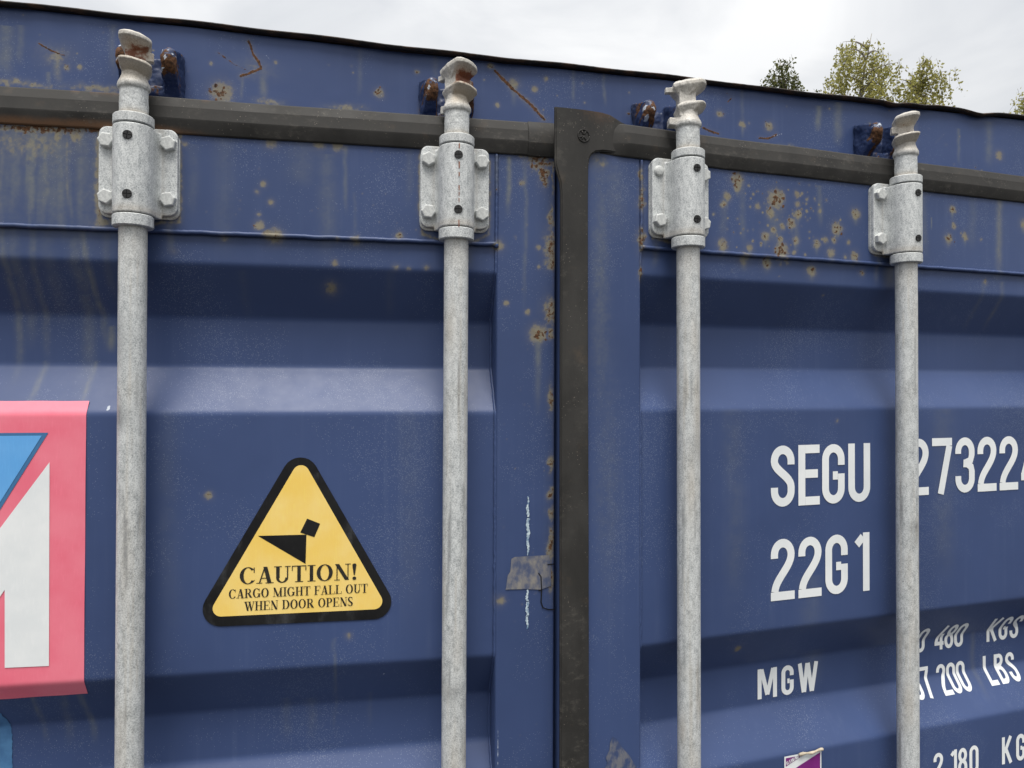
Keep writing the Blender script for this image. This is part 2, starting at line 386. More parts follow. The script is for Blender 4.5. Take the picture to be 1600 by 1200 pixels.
def tube(bm, pts, rad, n=8):
    rings = []
    for i, p in enumerate(pts):
        p = Vector(p); a = Vector(pts[max(0, i-1)]); b = Vector(pts[min(len(pts)-1, i+1)]); t = (b - a).normalized()
        x = t.orthogonal().normalized() if not rings else (rings[-1][1] - t*rings[-1][1].dot(t)).normalized()
        y = t.cross(x); r = rad(i) if callable(rad) else rad
        rings.append(([bm.verts.new(p + x*r*math.cos(2*PI*k/n) + y*r*math.sin(2*PI*k/n)) for k in range(n)], x))
    for (a, _), (b, _) in zip(rings, rings[1:]):
        for k in range(n): bm.faces.new((a[k], a[(k+1) % n], b[(k+1) % n], b[k]))
    bm.faces.new(rings[0][0][::-1]); bm.faces.new(rings[-1][0])
def jitter(me, fn):
    n = len(me.vertices); co = np.empty(n*3, np.float32); me.vertices.foreach_get('co', co); no = np.empty(n*3, np.float32); me.vertex_normals.foreach_get('vector', no)
    co = co.reshape(-1, 3); no = no.reshape(-1, 3); d = np.array([fn(Vector(c)) for c in co.tolist()])[:, None]
    me.vertices.foreach_set('co', (co + no*d).astype(np.float32).ravel()); me.update()
def remesh(bm, voxel, smooth=3):
    """cast shape: fuse overlapping solids into one smooth skin"""
    me = bpy.data.meshes.new('tmp'); bm.to_mesh(me); bm.free(); o = bpy.data.objects.new('tmp', me); C.objects.link(o)
    m = o.modifiers.new('r', 'REMESH'); m.mode = 'VOXEL'; m.voxel_size = voxel
    s = o.modifiers.new('s', 'SMOOTH'); s.factor = .5; s.iterations = smooth
    dg = bpy.context.evaluated_depsgraph_get(); dg.update()
    out = bpy.data.meshes.new_from_object(o.evaluated_get(dg)); bpy.data.objects.remove(o); bpy.data.meshes.remove(me)
    return out
# ================================================================ setting
def mat_ground():
    g = G('gravel_ground')
    v = g.voro(38, out='Color'); sp = g.n('ShaderNodeSeparateColor'); lk(g.t, v, sp.inputs[0])
    col = g.mix(sp.outputs[0], (.034, .033, .031), (.072, .068, .063)); col = g.mix(g.step(g.noise(.8, 4), .4, .65, 0, .5), col, (.045, .043, .038))
    g.bump(g.voro(38), .6, .02)
    return g.fin(col, .9, 0, .2)
n_ = 24
gv = [(x, y, 0 if abs(x) + abs(y) < 40 else random.uniform(-.15, .15)) for x in np.linspace(-600, 600, n_ + 1) for y in np.linspace(-600, 600, n_ + 1)]
gf = [(i*(n_+1) + j, (i+1)*(n_+1) + j, (i+1)*(n_+1) + j + 1, i*(n_+1) + j + 1) for i in range(n_) for j in range(n_)]
ground = tag(obj('ground', gv, gf, mat_ground()), 'grey gravel yard', None, None, 'structure')

# ================================================================ container
CT = tag(empty('shipping_container'), 'weathered blue steel shipping container with rust spots and galvanised locking bars', 'shipping container')
HW, LEN, TOP = 1.30, 6.1, 2.5855
DC, RECESS = .050, .0045
BR = [(.30, 0)]
z0 = .1885*KZ
for k in range(4):
    b = z0 - .634*KZ*k
    BR += [(b, 0), (b - .0795*KZ, -DC), (b - .1585*KZ, -DC), (b - .2315*KZ, 0)]
BR += [(-2.4, 0)]
BR = sorted(BR); _bz = np.array([b[0] for b in BR]); _bd = np.array([b[1] for b in BR])
def prof(z):
    z = np.asarray(z, float)
    return sum(np.interp(z + o, _bz, _bd) for o in np.linspace(-.0032, .0032, 7))/7 - RECESS
def pxs(x, y, M, off=0.0):
    """pixel -> (u, z) on the corrugated sheet of a door"""
    d = 0.0
    for _ in range(12): u, z = px(x, y, M, d); d = .5*d + .5*(float(prof(z)) + off)
    return u, z
def dsurf(s, u, z):
    u = np.asarray(u, float); z = np.asarray(z, float)
    return prof(z) + .0016*(fbm(u*4 + 3*s, z*4) - .47)
ZB = -1.86          # door foot, from eye height
ZT = .438*KZ
ZW = .2335*KZ        # the weld under the top rail

# ---- header beam with lip
wh = Wear(M_H)
wh.line([(62, 69), (82, 80), (101, 88)], 2.2, .9, .5).run(91, 84, 140, 9, .9, .8).spot(104, 106, 4, .9, .8).spot(125, 105, 3, .1, .9).patch(88, 88, 22, 16, 0, .55, .2).run(76, 112, 138, 5, .7, .5)
wh.line([(389, 66), (395, 84), (405, 97), (408, 108), (377, 119)], 3.4, 1.1, .55).line([(341, 83), (364, 99), (386, 110)], 1.8, .8, .3).spot(430, 97, 3, .6, .7).spot(330, 100, 2.5, .1, .7)
wh.patch(402, 108, 26, 15, 0, .35, .2).run(411, 108, 165, 9, .8, .5).run(377, 122, 160, 4, .6, .6)
wh.spot(347, 145, 13, .8, 1.0).patch(345, 146, 20, 16, 0, .5)
wh.spot(652, 112, 3.5, .9, .8).spot(592, 145, 6, .9, 1).spot(767, 103, 4.5, 1, .9).line([(773, 110), (800, 137), (826, 160), (851, 187)], 3.4, 1.15, .6).spot(803, 130, 8, .1, .8, 40)
wh.spot(836, 139, 4.5, .3, 1).spot(853, 123, 3.5, .4, .9).spot(778, 164, 3.5, .3, .9).line([(660, 147), (658, 163), (654, 178)], 2, .7, .4).patch(850, 187, 12, 6, .5, .6)
wh.spot(982, 178, 3.5, .9, .4).line([(1136, 146), (1145, 152), (1137, 160)], 1.6, .8, .3).spot(1125, 178, 5.5, .55, .9).spot(1202, 198, 7, .7, .9).spot(1160, 195, 5, .1, 1, 25)
wh.line([(1186, 216), (1200, 216), (1213, 210)], 2.6, 1.1, .4).line([(1207, 212), (1224, 209)], 1.0, 0, 0, 1).line([(1098, 200), (1113, 207), (1122, 209)], 3, 1.1, .3)
wh.spot(1560, 243, 7, .15, 1).spot(1361, 194, 4, .3, .6).spot(1479, 226, 2.5, .4, .3).line([(1463, 223), (1476, 209)], 1.2, .2, .2, .8).line([(1522, 219), (1560, 226), (1588, 238)], .8, 0, 0, .6)
for x, y, y2, ww, a in ((8, 40, 130, 16, .6), (30, 40, 110, 8, .4), (180, 40, 130, 8, .35), (212, 50, 120, 5, .3), (1280, 165, 210, 10, .8), (1310, 160, 235, 14, .7), (1160, 140, 200, 6, .3), (897, 110, 165, 5, .5), (945, 115, 170, 5, .5), (1497, 200, 262, 6, .5), (1545, 190, 268, 14, .5), (730, 95, 150, 6, .3), (560, 75, 160, 6, .3), (680, 80, 130, 8, .3), (1430, 190, 240, 10, .4)):
    wh.run(x, y, y2, ww, a)
for x, ww in ((25, 60), (155, 45), (540, 28), (420, 20), (1230, 25), (880, 10)): wh.patch(x, 128 + x*.075 + (0 if x < 860 else 10), ww, 6, .1, .75, .3)
for k in range(46):
    x = random.uniform(20, 1580); y = random.uniform(20, 120) + x*.1; wh.spot(x, y, random.uniform(.8, 2.2), random.choice((0, .3, .8)), random.uniform(.3, .9))
for k in range(34):
    x = random.uniform(20, 1590); y = random.uniform(35, 130) + x*.1; a = random.uniform(-1.9, -.6); L = random.uniform(5, 26)
    wh.line([(x, y), (x + L*math.cos(a), y - L*math.sin(a))], random.uniform(.6, 1.0), 0, 0, random.uniform(.4, .9))
hz = axis(2.36, TOP, 2.44, TOP, .0016, .01); hx = axis(-HW + .001, HW - .001, -.92, 1.12, .0016, .02)
header = sheet('header_beam', hx, hz, lambda u, z: .0018*np.sin(u*7) + .0022*(fbm(u*5, z*9) - .47), PAINT, CT, M_H, wh, back=.10)
def mat_lip():
    g = G('rusty_rim')
    n = g.noise(26, 5, .6, g.scale((1, 3, 3))); f = g.noise(220, 5, .7)
    col = g.mix(g.step(n, .46, .64), (.012, .010, .010), (.05, .026, .014)); col = g.mix(g.step(f, .62, .75, 0, .8), col, (.17, .08, .03))
    g.bump(f, .5, .002); return g.fin(col, .75, 0, .3)
LIP = mat_lip()
def lipz(x):
    d = 0
    for px_, dep, wd in ((1392, .0065, .020), (1438, .004, .02), (1525, .010, .03), (1180, .002, .04)):
        xc = px(px_, 165, M_H)[0]; d -= dep*.6*math.exp(-((x - xc)/wd)**2)
    return d + .0013*math.sin(x*9) + .0010*math.sin(x*31 + 1)
lv = []; lf = []
xs = np.linspace(-HW - .002, HW + .002, 500)
pr = [(.10, TOP + .001), (-.002, TOP + .001), (-.008, TOP - .0005), (-.0115, TOP + .0012), (-.013, TOP + .0040), (-.011, TOP + .0062), (-.006, TOP + .0072), (.10, TOP + .0080)]
for x in xs:
    dz = lipz(x); wob = .0012*(noise.noise(Vector((x*30, 3, 0)))) + .0012*noise.noise(Vector((x*110, 7, 0)))
    for i, (y, z) in enumerate(pr): lv.append((x, y + (wob + dz*.35 if y < 0 else 0), z + (dz + wob*.7 if y < .05 else 0)))
k = len(pr)
for i in range(len(xs) - 1):
    for j in range(k): lf.append((i*k + j, i*k + (j+1) % k, (i+1)*k + (j+1) % k, (i+1)*k + j))
rim = obj('roof_rim', lv, lf, LIP, CT); rim.data.set_sharp_from_angle(angle=R(60))

# ---- rest of the box
def corr_wall(name, horiz, x, mat):
    ys = []; y = .13; i = 0
    while y < LEN - .1: ys.append((y, .036 if (i//2) % 2 == 0 else 0)); y += .07 if i % 2 else .035; i += 1
    s = 1 if x > 0 else -1
    v = [];
    for (yy, d) in ys: v += [(x - s*d, yy, .16), (x - s*d, yy, TOP - .05)]
    return obj(name, v, [(2*i, 2*i+2, 2*i+3, 2*i+1) for i in range(len(ys) - 1)], mat, CT, None, False)
for s in (-1, 1):
    corr_wall('side_wall', 0, s*(HW - .02), PAINT)
    boxobj('corner_post', (s*1.252 - .048, -.022, .13), (s*1.252 + .048, .14, 2.359), PAINT, CT, None, .006)
    boxobj('corner_post', (s*1.252 - .048, LEN - .14, .13), (s*1.252 + .048, LEN - .002, TOP - .002), PAINT, CT, None, .006)
    boxobj('top_side_rail', (s*(HW - .03) - .03, .104, TOP - .06), (s*(HW - .03) + .03, LEN - .15, TOP - .001), PAINT, CT, None, .004)
    boxobj('bottom_side_rail', (s*(HW - .03) - .03, .16, .02), (s*(HW - .03) + .03, LEN - .15, .17), PAINT, CT, None, .004)
    for y0 in (-.012, LEN - .16):
        boxobj('corner_casting', (s*1.215 - .09, y0, .002), (s*1.215 + .09, y0 + .17, .118), PAINT, CT, None, .008)
boxobj('roof', (-HW + .06, .105, TOP - .02), (HW - .06, LEN - .01, TOP - .004), PAINT, CT)
boxobj('floor', (-HW + .05, .06, .12), (HW - .05, LEN - .03, .15), DARK, CT)
boxobj('end_wall', (-1.2, LEN - .05, .16), (1.2, LEN - .01, TOP - .022), PAINT, CT)
boxobj('door_sill', (-1.12, .002, .02), (1.12, .12, .135), PAINT, CT, None, .004)

# ---- doors
wl = Wear(M_L); wr = Wear(M_R)
# left rail: dirty runs under the gasket, rust along its foot
wl.patch(60, 200, 90, 9, .75, .9).patch(150, 202, 45, 7, .75, .9).patch(240, 206, 25, 5, .7, .8).patch(92, 212, 6, 12, .2, 1, .3).patch(120, 214, 9, 11, .1, 1).patch(40, 225, 70, 24, 0, .55, .3)
for x, y, y2, ww, a, b in ((106, 198, 352, 5, 1, .75), (98, 205, 330, 22, .55, .4), (60, 205, 345, 18, .5, .25), (20, 200, 360, 16, .6, .2), (40, 200, 350, 8, .5, .2), (130, 205, 340, 20, .6, .5), (148, 205, 320, 8, .6, .5), (2, 195, 400, 7, .8, .7), (76, 200, 345, 12, .5, .3)):
    wl.run(x, y, y2, ww, a, b)
wl.line([(157, 205), (156, 240), (154, 280), (155, 320), (156, 345)], 3.2, .45, 1.0).patch(182, 342, 14, 6, .3, .8).patch(158, 348, 14, 8, 0, .8)
for x, y, r, c, h in ((411, 288, 4, .4, .9), (402, 300, 3, .05, .7), (424, 316, 4, .2, .9), (405, 353, 6, .6, 1), (418, 366, 6, .5, .9), (430, 369, 9, .5, 1), (424, 222, 8, .1, .7), (350, 373, 4, .1, .7), (623, 368, 5, .7, 1), (523, 410, 4, .5, .8), (619, 417, 4, .5, .7), (639, 419, 3, .3, .7), (667, 417, 4, .5, .7), (527, 374, 3, .5, .8), (555, 376, 6, .3, .8), (528, 226, 8, .3, .8), (500, 224, 8, .1, .8), (288, 225, 4, 0, .7), (404, 335, 3, 0, .7), (559, 372, 4, .1, .6), (313, 206, 4, .4, .5), (272, 392, 4, 0, .5)):
    wl.spot(x, y, r, c, h)
for x, y, y2, ww, a in ((541, 228, 345, 5, .5), (556, 300, 372, 4, .3), (470, 220, 300, 30, .25), (300, 225, 350, 12, .2), (640, 235, 330, 10, .2), (348, 215, 420, 22, .2), (510, 240, 420, 20, .3)): wl.run(x, y, y2, ww, a)
wl.patch(70, 260, 80, 70, 0, .1, .26).patch(140, 300, 22, 60, 0, .15, .3).patch(10, 300, 40, 60, 0, .1, .2)
for k in range(16): wl.run(random.uniform(0, 155), 198, random.uniform(290, 400), random.uniform(3, 13), random.uniform(.5, 1.1), random.uniform(.1, .5))
# left stile
wl.run(794, 244, 345, 6, 1.0, .25).run(820, 244, 500, 5, .45).run(776, 244, 300, 5, .6, .4).patch(843, 252, 24, 16, .75, 1).patch(850, 272, 9, 22, .8, 1).patch(826, 243, 22, 5, .5, .9).patch(864, 270, 3, 50, .5, .8)
for x, y, r, c, h in ((815, 285, 4, .8, .9), (778, 384, 7, .8, 1), (842, 387, 3.5, .2, .9), (791, 474, 3.5, .5, 1), (825, 488, 3.5, .3, 1), (782, 938, 6, .2, .9), (775, 296, 4, .8, .4), (843, 417, 3, .2, .8), (858, 240, 8, .8, .7), (805, 370, 1.8, .1, .6)): wl.spot(x, y, r, c, h)
wl.spot(841, 521, 10, 1, 1.2, 130).patch(841, 520, 13, 13, 0, .8)
for y, ry, rx in ((385, 26, 11), (410, 14, 9), (487, 24, 12), (520, 10, 6), (622, 24, 6), (725, 16, 5), (773, 12, 6), (802, 12, 6), (855, 34, 6), (905, 22, 7), (340, 22, 5)):
    wl.patch(861, y, rx*1.15, ry, .62, 1)
wl.line([(864.5, 300), (864.5, 700), (864, 960)], 1.3, .5, .3)
wl.line([(778, 1140), (777.5, 1170), (777, 1200)], 1.6, 0, 0, .8).line([(783, 1060), (781, 1100)], .8, 0, 0, .5).line([(845, 1000), (844, 1040)], 1.2, 0, 0, .5).line([(850, 1035), (848, 1050)], 1.2, 0, 0, .6)
# right rail and stile
for x, y, r, c, h in ((1152, 281, 10, .8, 1), (1152, 292, 6, .8, 1), (1136, 307, 6, .5, 1), (1131, 319, 5, .8, 1), (1212, 311, 13, .9, 1), (1220, 304, 7, .6, .9), (1204, 333, 7, .6, 1), (1245, 304, 5, .3, .9), (1246, 319, 5, .6, .9), (1247, 335, 6, .7, 1), (1237, 349, 7, .9, 1), (1223, 354, 5, .7, 1), (1208, 360, 5, .8, 1), (1196, 369, 7, .7, 1), (1219, 375, 5, .8, 1), (1243, 376, 6, .6, .9), (1221, 391, 11, .9, 1), (1240, 395, 4, .5, .9), (1129, 383, 8, .6, 1), (1171, 387, 6, .2, .8), (1165, 404, 9, 0, .7), (1201, 410, 8, .8, 1), (1233, 409, 4, .6, .7), (1271, 422, 8, .7, 1), (1276, 381, 6, .6, .9), (1184, 323, 5, .2, .8), (1337, 335, 8, .7, 1), (1308, 357, 9, .8, 1), (1303, 375, 5, .7, .9), (1290, 375, 5, .5, .9), (1298, 395, 7, .5, .9), (1335, 400, 7, .7, 1), (1326, 379, 4, .3, .8), (1350, 425, 5, .7, .9), (1321, 402, 4, .4, .8), (1222, 413, 3, .3, .7), (1281, 330, 4, .1, .8), (1253, 303, 3, .2, .8), (1261, 311, 3, 0, .7),
                      (1488, 328, 6, .8, 1), (1490, 353, 5, .7, .9), (1482, 373, 8, .8, 1), (1508, 369, 6, .4, 1), (1502, 364, 2.5, .6, .6), (1533, 374, 3, .1, .7), (1543, 440, 5, .7, .8), (1599, 350, 8, .1, .9), (941, 257, 4, .5, .8), (1087, 272, 3, .2, .4), (1170, 290, 2.5, 0, .7)):
    wr.spot(x, y, r, c, h, 22 if r > 5 else 0)
for k in range(120):
    wr.spot(random.gauss(1225, 45), random.gauss(350, 34), random.uniform(1, 2.6), random.choice((0, .3, .9)), random.uniform(.4, 1))
for x, y, y2, ww, a, b in ((1562, 312, 450, 13, .95, .65), (1245, 330, 400, 10, .5, .5), (1210, 320, 390, 26, .5, .4), (1160, 285, 395, 10, .4, .3), (1280, 290, 360, 8, .6, .3), (1130, 310, 380, 12, .4, .3), (1445, 300, 420, 12, .35, .1), (1520, 310, 400, 16, .25, .1), (1380, 300, 410, 20, .25, .1), (1457, 340, 362, 2, .8, 0), (1392, 410, 455, 18, .6, .7)): wr.run(x, y, y2, ww, a, b)
for y, ry, rx in ((275, 14, 5), (310, 26, 6), (318, 10, 9), (375, 22, 8), (372, 10, 10), (425, 18, 4)): wr.patch(1002, y, rx, ry, .68, 1)
wr.line([(946, 1150), (968, 1166)], 1, 0, 0, .5)
for k in range(26):
    x = random.uniform(780, 860); y = random.uniform(260, 1150); wl.spot(x, y, random.uniform(.7, 1.5), random.choice((0, .4)), random.uniform(.3, .8))
    x = random.uniform(240, 660); y = random.uniform(225, 400); wl.spot(x, y, random.uniform(.7, 1.6), random.choice((0, .4)), random.uniform(.3, .8))
for k in range(22):
    W_ = random.choice((wl, wr)); x = random.uniform(240, 860) if W_ is wl else random.uniform(925, 1590); y = random.uniform(260, 430); L = random.uniform(4, 22); a = random.uniform(-2, -1.1)
    W_.line([(x, y), (x + L*math.cos(a), y - L*math.sin(a))], random.uniform(.5, .9), 0, 0, random.uniform(.3, .7))
wr.patch(938, 430, 14, 200, 0, 0, .42).patch(950, 760, 22, 180, 0, 0, .25).patch(935, 250, 16, 14, 0, .5, .5).patch(960, 300, 20, 60, 0, 0, .3)
for M_, W_, pts in ((M_L, wl, ((281, 210), (282, 300), (280, 346), (240, 350))), (M_L, wl, ((657, 237), (656, 320), (660, 366), (690, 376), (740, 377), (764, 366), (765, 250))), (M_R, wr, ((1018, 255), (1017, 330), (1020, 372), (1060, 380))), (M_R, wr, ((1363, 296), (1362, 360), (1366, 398), (1395, 402)))):
    W_.line(pts, 2.0, .12, .75)
for x, y in ((700, 376), (735, 374), (262, 350), (1025, 374), (1372, 400)): wl.run(x, y, y + 50, 8, .5, .4) if x < 870 else wr.run(x, y, y + 50, 8, .5, .4)
# panels (on the outer flats d is about 0)
wpl = Wear(M_L); wpr = Wear(M_R)
wpl.it += wl.it; wpr.it += wr.it
for x, y, y2, ww, a, b, bd in ((128, 352, 556, 7, 1.2, .6, 24), (152, 505, 552, 8, 1.4, .8, 0), (46, 352, 590, 8, .7, .4, 4), (113, 352, 640, 14, .6, .3, 4), (20, 352, 560, 12, .6, .3, 2), (70, 352, 520, 16, .35, .3, 2), (2, 352, 620, 8, .9, .5, 2), (125, 560, 650, 6, .8, .3, -16), (46, 560, 650, 6, .8, .3, -20), (165, 352, 480, 10, .4, .3, 2), (520, 1000, 1190, 3, .7, .1, 6), (440, 1110, 1190, 10, .35, 0, 2), (480, 1110, 1190, 12, .3, 0, 2), (575, 1100, 1170, 4, .3, 0, 2), (120, 1085, 1200, 6, .8, .2, 6), (40, 1085, 1200, 5, .8, .2, 10), (88, 1085, 1200, 8, .5, .2, -4), (375, 420, 500, 10, .2, .1, 2), (610, 420, 500, 10, .2, .1, 0), (260, 640, 1050, 24, .18, 0, 0), (640, 640, 1030, 30, .18, 0, 0)):
    wpl.run(x, y, y2, ww, a*.72, b*.35, bd*.5)
wpl.spot(326, 775, 4.5, .7, 1).spot(545, 995, 4, .3, .8).spot(516, 448, 8, .35, .8).spot(165, 637, 2, 0, 0).line([(164.5, 634), (166, 640)], 2, 0, 0, 1.2)
wpl.line([(557, 1101), (580, 1080), (604, 1056)], .8, 0, 0, .7).line([(352, 1040), (362, 1026)], .9, 0, 0, .5)
wpr.spot(1167, 1022, 5, .1, 1).spot(1311, 658, 3, .4, .7)
for x, y, y2, ww, a, b in ((1570, 440, 520, 8, .5, .4), (1540, 440, 520, 8, .3, .2), (1480, 640, 940, 40, .22, .1), (1150, 640, 990, 30, .2, 0), (1270, 900, 1000, 40, .2, 0), (1560, 1000, 1110, 10, .4, .4), (1300, 1030, 1100, 30, .3, 0)): wpr.run(x, y, y2, ww, a, b)
wpr.line([(1022, 585), (1008, 578), (1018, 606), (1030, 640)], .9, 0, 0, .8).line([(1344, 983), (1350, 968)], .8, 0, 0, .6)

FREE_L, ST_L, FREE_R, ST_R, HINGE = px(867.5, 500, M_L)[0], px(775.5, 500, M_L)[0], px(876, 500, M_R)[0] + .008, px(1001.5, 500, M_R)[0], 1.014
doors = {}
def make_door(M, side, wr_, wp_):
    s = -1 if side == 'L' else 1                       # the hinge lies on this side
    pu = (-.985, ST_L) if side == 'L' else (ST_R, .985)
    fin = (-.72, .08) if side == 'L' else (-.06, .90)
    us = axis(pu[0], pu[1], fin[0], fin[1], .0042, .03); zs = axis(ZB + .1, ZW, -.74, ZW, .0036, .006)
    dent = lambda u, z: dsurf(s, u, z)
    door = sheet('door', us, zs, dent, PAINT, CT, M, wp_)
    door['label'] = ('left' if side == 'L' else 'right') + ' door leaf, corrugated blue sheet'
    ru = (-.985, ST_L - .0005) if side == 'L' else (ST_R + .0005, .985)
    rail = sheet('top_rail', axis(ru[0], ru[1], fin[0], fin[1], .0016, .02), axis(ZW + .0003, ZT - .002, ZW + .0003, .40*KZ, .0016, .006), lambda u, z: .0008*(fbm(u*5, z*7) - .47), PAINT, door, None, wr_, back=.05, rnd=.003)
    su = (ST_L, FREE_L) if side == 'L' else (FREE_R, ST_R)
    sheet('stile', axis(su[0], su[1], su[0], su[1], .0018, .01), axis(ZB, ZT, -.72, .40, .0022, .03), lambda u, z: .0006*(fbm(u*9, z*5) - .47), PAINT, door, None, wr_, back=.05, rnd=.0035)
    hu = (-HINGE, -.9855) if side == 'L' else (.9855, HINGE)
    sheet('stile', np.linspace(*hu, 6), np.linspace(ZB, ZT, 30), lambda u, z: 0*u, PAINT, door, None, None, back=.05, rnd=.003)
    sheet('bottom_rail', np.linspace(ru[0], ru[1], 30), np.linspace(ZB, ZB + .1, 8), lambda u, z: 0*u, PAINT, door, None, None, back=.05, rnd=.003)
    # welds: a lap bead under the rail, another down the stile
    bm = bmesh.new(); pts = []; e = ST_L - .002 if side == 'L' else ST_R + .002; o = pu[0] if side == 'L' else pu[1]
    for u in np.linspace(min(e, o), max(e, o), 300): pts.append((u, -.0012 - .0007*noise.noise(Vector((u*60, 1, s))), .0017 + ZW + .0009*noise.noise(Vector((u*35, 4, s))) + .0005*noise.noise(Vector((u*140, 4, s)))))
    tube(bm, pts, lambda i: .0034 + .0005*noise.noise(Vector((i*.9, 0, s))), 8)
    wb = frombm('weld_bead', bm, PAINT, door)
    co = np.array([v.co[:] for v in wb.data.vertices]); setwear(wb.data, wr_.eval(co[:, 0], co[:, 2]))
    bm = bmesh.new(); pts = []; e = ST_L - .0006 if side == 'L' else ST_R + .0006
    for z in np.linspace(-.80, .384*KZ, 420):
        d = float(prof(z)) if z < ZW - .0015 else 0.0
        pts.append((e + .0008*noise.noise(Vector((z*70, 2, s))), -(d + .001 + .0006*noise.noise(Vector((z*90, 8, s)))), z))
    tube(bm, pts, lambda i: .0026 + .0008*noise.noise(Vector((i*.7, 3, s))), 8)
    wb = frombm('weld_bead', bm, PAINT, door)
    co = np.array([v.co[:] for v in wb.data.vertices]); setwear(wb.data, wr_.eval(co[:, 0], co[:, 2]))
    if side == 'L':
        bm = bmesh.new(); bmesh.ops.create_icosphere(bm, subdivisions=3, radius=.0048, matrix=T(ST_L - .001, .001, ZW))
        for v in bm.verts: v.co += v.normal*.0012*noise.noise(v.co*260)
        frombm('weld_lump', bm, PAINT, door)
    # gasket along the top
    P_ = [(.4405, -.02), (.4405, .0045), (.4385, .0075), (.4245, .0165), (.4225, .0168), (.4065, .0205), (.4035, .0198), (.3868, .0085), (.3852, .0055), (.3852, -.0008), (.40, -.02)]
    P_ = [(z*KZ, d*.55 if d > 0 else d) for z, d in P_]
    def gasket(u0, u1, prf, nm, n, taper=0.0):
        v = []; f = []
        uu = np.linspace(u0, u1, n)
        for u in uu:
            w1 = .0010*noise.noise(Vector((u*7, 5, s))); w2 = .0012*noise.noise(Vector((u*5, 9, s)))
            tp = 1.0 if not taper else min(1, (u - u0)/taper); tp = tp*tp*(3 - 2*tp)
            for (z, d) in prf: v.append((u, -((d*tp + w1) if d > 0 else d), (z - .4045)*(.93 + .07*tp) + .4045 + w2))
        k = len(prf)
        for i in range(n - 1):
            for j in range(k): f.append((i*k + j, i*k + (j+1) % k, (i+1)*k + (j+1) % k, (i+1)*k + j))
        f.append(tuple(range(k))[::-1]); f.append(tuple((n-1)*k + j for j in range(k)))
        o = obj(nm, v, f, RUBBER, door); o.data.set_sharp_from_angle(angle=R(14))
        co = np.array(v); H = np.zeros(len(co)); 
        if side == 'L':
            H = np.exp(-((co[:, 2] - .386*KZ)/.010)**2)*(sm(-co[:, 0], .33, .50)*.9 + .25*(fbm(co[:, 0]*20, co[:, 0]*0) > .5)) + .8*np.exp(-((co[:, 2] - .44*KZ)/.006)**2)*(fbm(co[:, 0]*16 + 4, co[:, 0]*0) > .52)*.6
        else:
            H = .30*np.exp(-((co[:, 2] - .44*KZ)/.006)**2)*(fbm(co[:, 0]*14 + 4, co[:, 0]*0) > .45)
        setwear(o.data, np.stack([0*H, np.clip(H, 0, 1), 0*H, 0*H], -1))
        return o
    if side == 'L':
        gasket(-HINGE, px(827, 210, M, .017)[0], P_, 'gasket', 220)
        sl = [(z + (.0008 if z > .42 else -.0008), d + .0012) for z, d in P_]
        sl = [sl[0], sl[1]] + [(z*KZ, d*.55 + .0006) for z, d in ((.440, .0065), (.4325, .0135), (.4245, .0175), (.4145, .0202), (.4045, .0203), (.3945, .0155), (.3862, .0088))] + [sl[-3], sl[-2], sl[-1]]
        gasket(px(827, 210, M, .017)[0] + .0003, .170, sl, 'gasket', 30)
    else:
        gasket(px(936, 210, M, .009)[0], HINGE, P_, 'gasket', 240, .055)
        dG = .0085
        outl = [(868, 166), (884, 167.5), (915, 171), (940, 175), (955, 178.5), (966, 184.5), (975, 189.5), (984, 192.5), (990, 193.5), (990, 240.5), (970, 238.2), (955, 236.5), (942, 235.8), (931, 237), (925, 241), (921.5, 248), (920, 260), (919.5, 300), (919.5, 500), (920.5, 800), (921, 1100)]
        pts = [px(x, y, M, dG) for x, y in outl]
        xr = pts[-1][0]; xl = px(876, 1100, M, dG)[0]
        pts += [(xr, ZB), (xl, ZB)] + [px(x, y, M, dG) for x, y in ((876, 1100), (876, 800), (876.5, 500), (877, 300), (875.5, 284), (871, 268), (868, 255))]
        bm = bmesh.new()
        a = [bm.verts.new((u, -dG, z)) for u, z in pts]; f0 = bm.faces.new(a[::-1])
        ex = bmesh.ops.extrude_face_region(bm, geom=[f0]); nv = [g_ for g_ in ex['geom'] if isinstance(g_, bmesh.types.BMVert)]
        for v in nv: v.co.y = -.0025
        ua, ub = px(943, 200, M, dG)[0], px(986, 200, M, dG)[0]
        bm.normal_update()
        ed = [e for e in bm.edges if all(abs(v.co.y + dG) < 1e-6 for v in e.verts)]
        bmesh.ops.bevel(bm, geom=ed, offset=.0022, segments=3, affect='EDGES')
        bmesh.ops.triangulate(bm, faces=[f for f in bm.faces if len(f.verts) > 4])
        bmesh.ops.bisect_plane(bm, geom=bm.verts[:] + bm.edges[:] + bm.faces[:], plane_co=(ua, 0, 0), plane_no=(1, 0, 0))
        for v in bm.verts:
            t_ = min(1, max(0, (v.co.x - ua)/(ub - ua))); v.co.y = v.co.y*(1 - t_) + .0002*t_
        bmesh.ops.recalc_face_normals(bm, faces=bm.faces[:])
        ck = frombm('gasket_corner', bm, RUBBER, door, None, True, 40)
        co = np.array([v.co[:] for v in ck.data.vertices]); uz = px(940, 172, M, dG)
        H = .55*np.exp(-((co[:, 0] - uz[0])/.06)**2 - ((co[:, 2] - uz[1])/.02)**2); setwear(ck.data, np.stack([0*H, H, 0*H, 0*H], -1))
        # raised mould mark: ring with three spokes
        cu, cz = px(912, 212, M, dG); r0 = .0098
        bm = bmesh.new()
        tube(bm, [(cu + r0*math.cos(a_), -dG - .0004, cz + r0*math.sin(a_)) for a_ in np.linspace(0, 2*PI, 33)], .0011, 6)
        for a_ in (1.1, 2.0, 4.25, 5.2, 3.6): tube(bm, [(cu, -dG - .0005, cz), (cu + r0*.92*math.cos(a_), -dG - .0005, cz + r0*.92*math.sin(a_))], .0010, 5)
        frombm('mould_mark', bm, RUBBER, ck)
    doors[side] = door
    return door
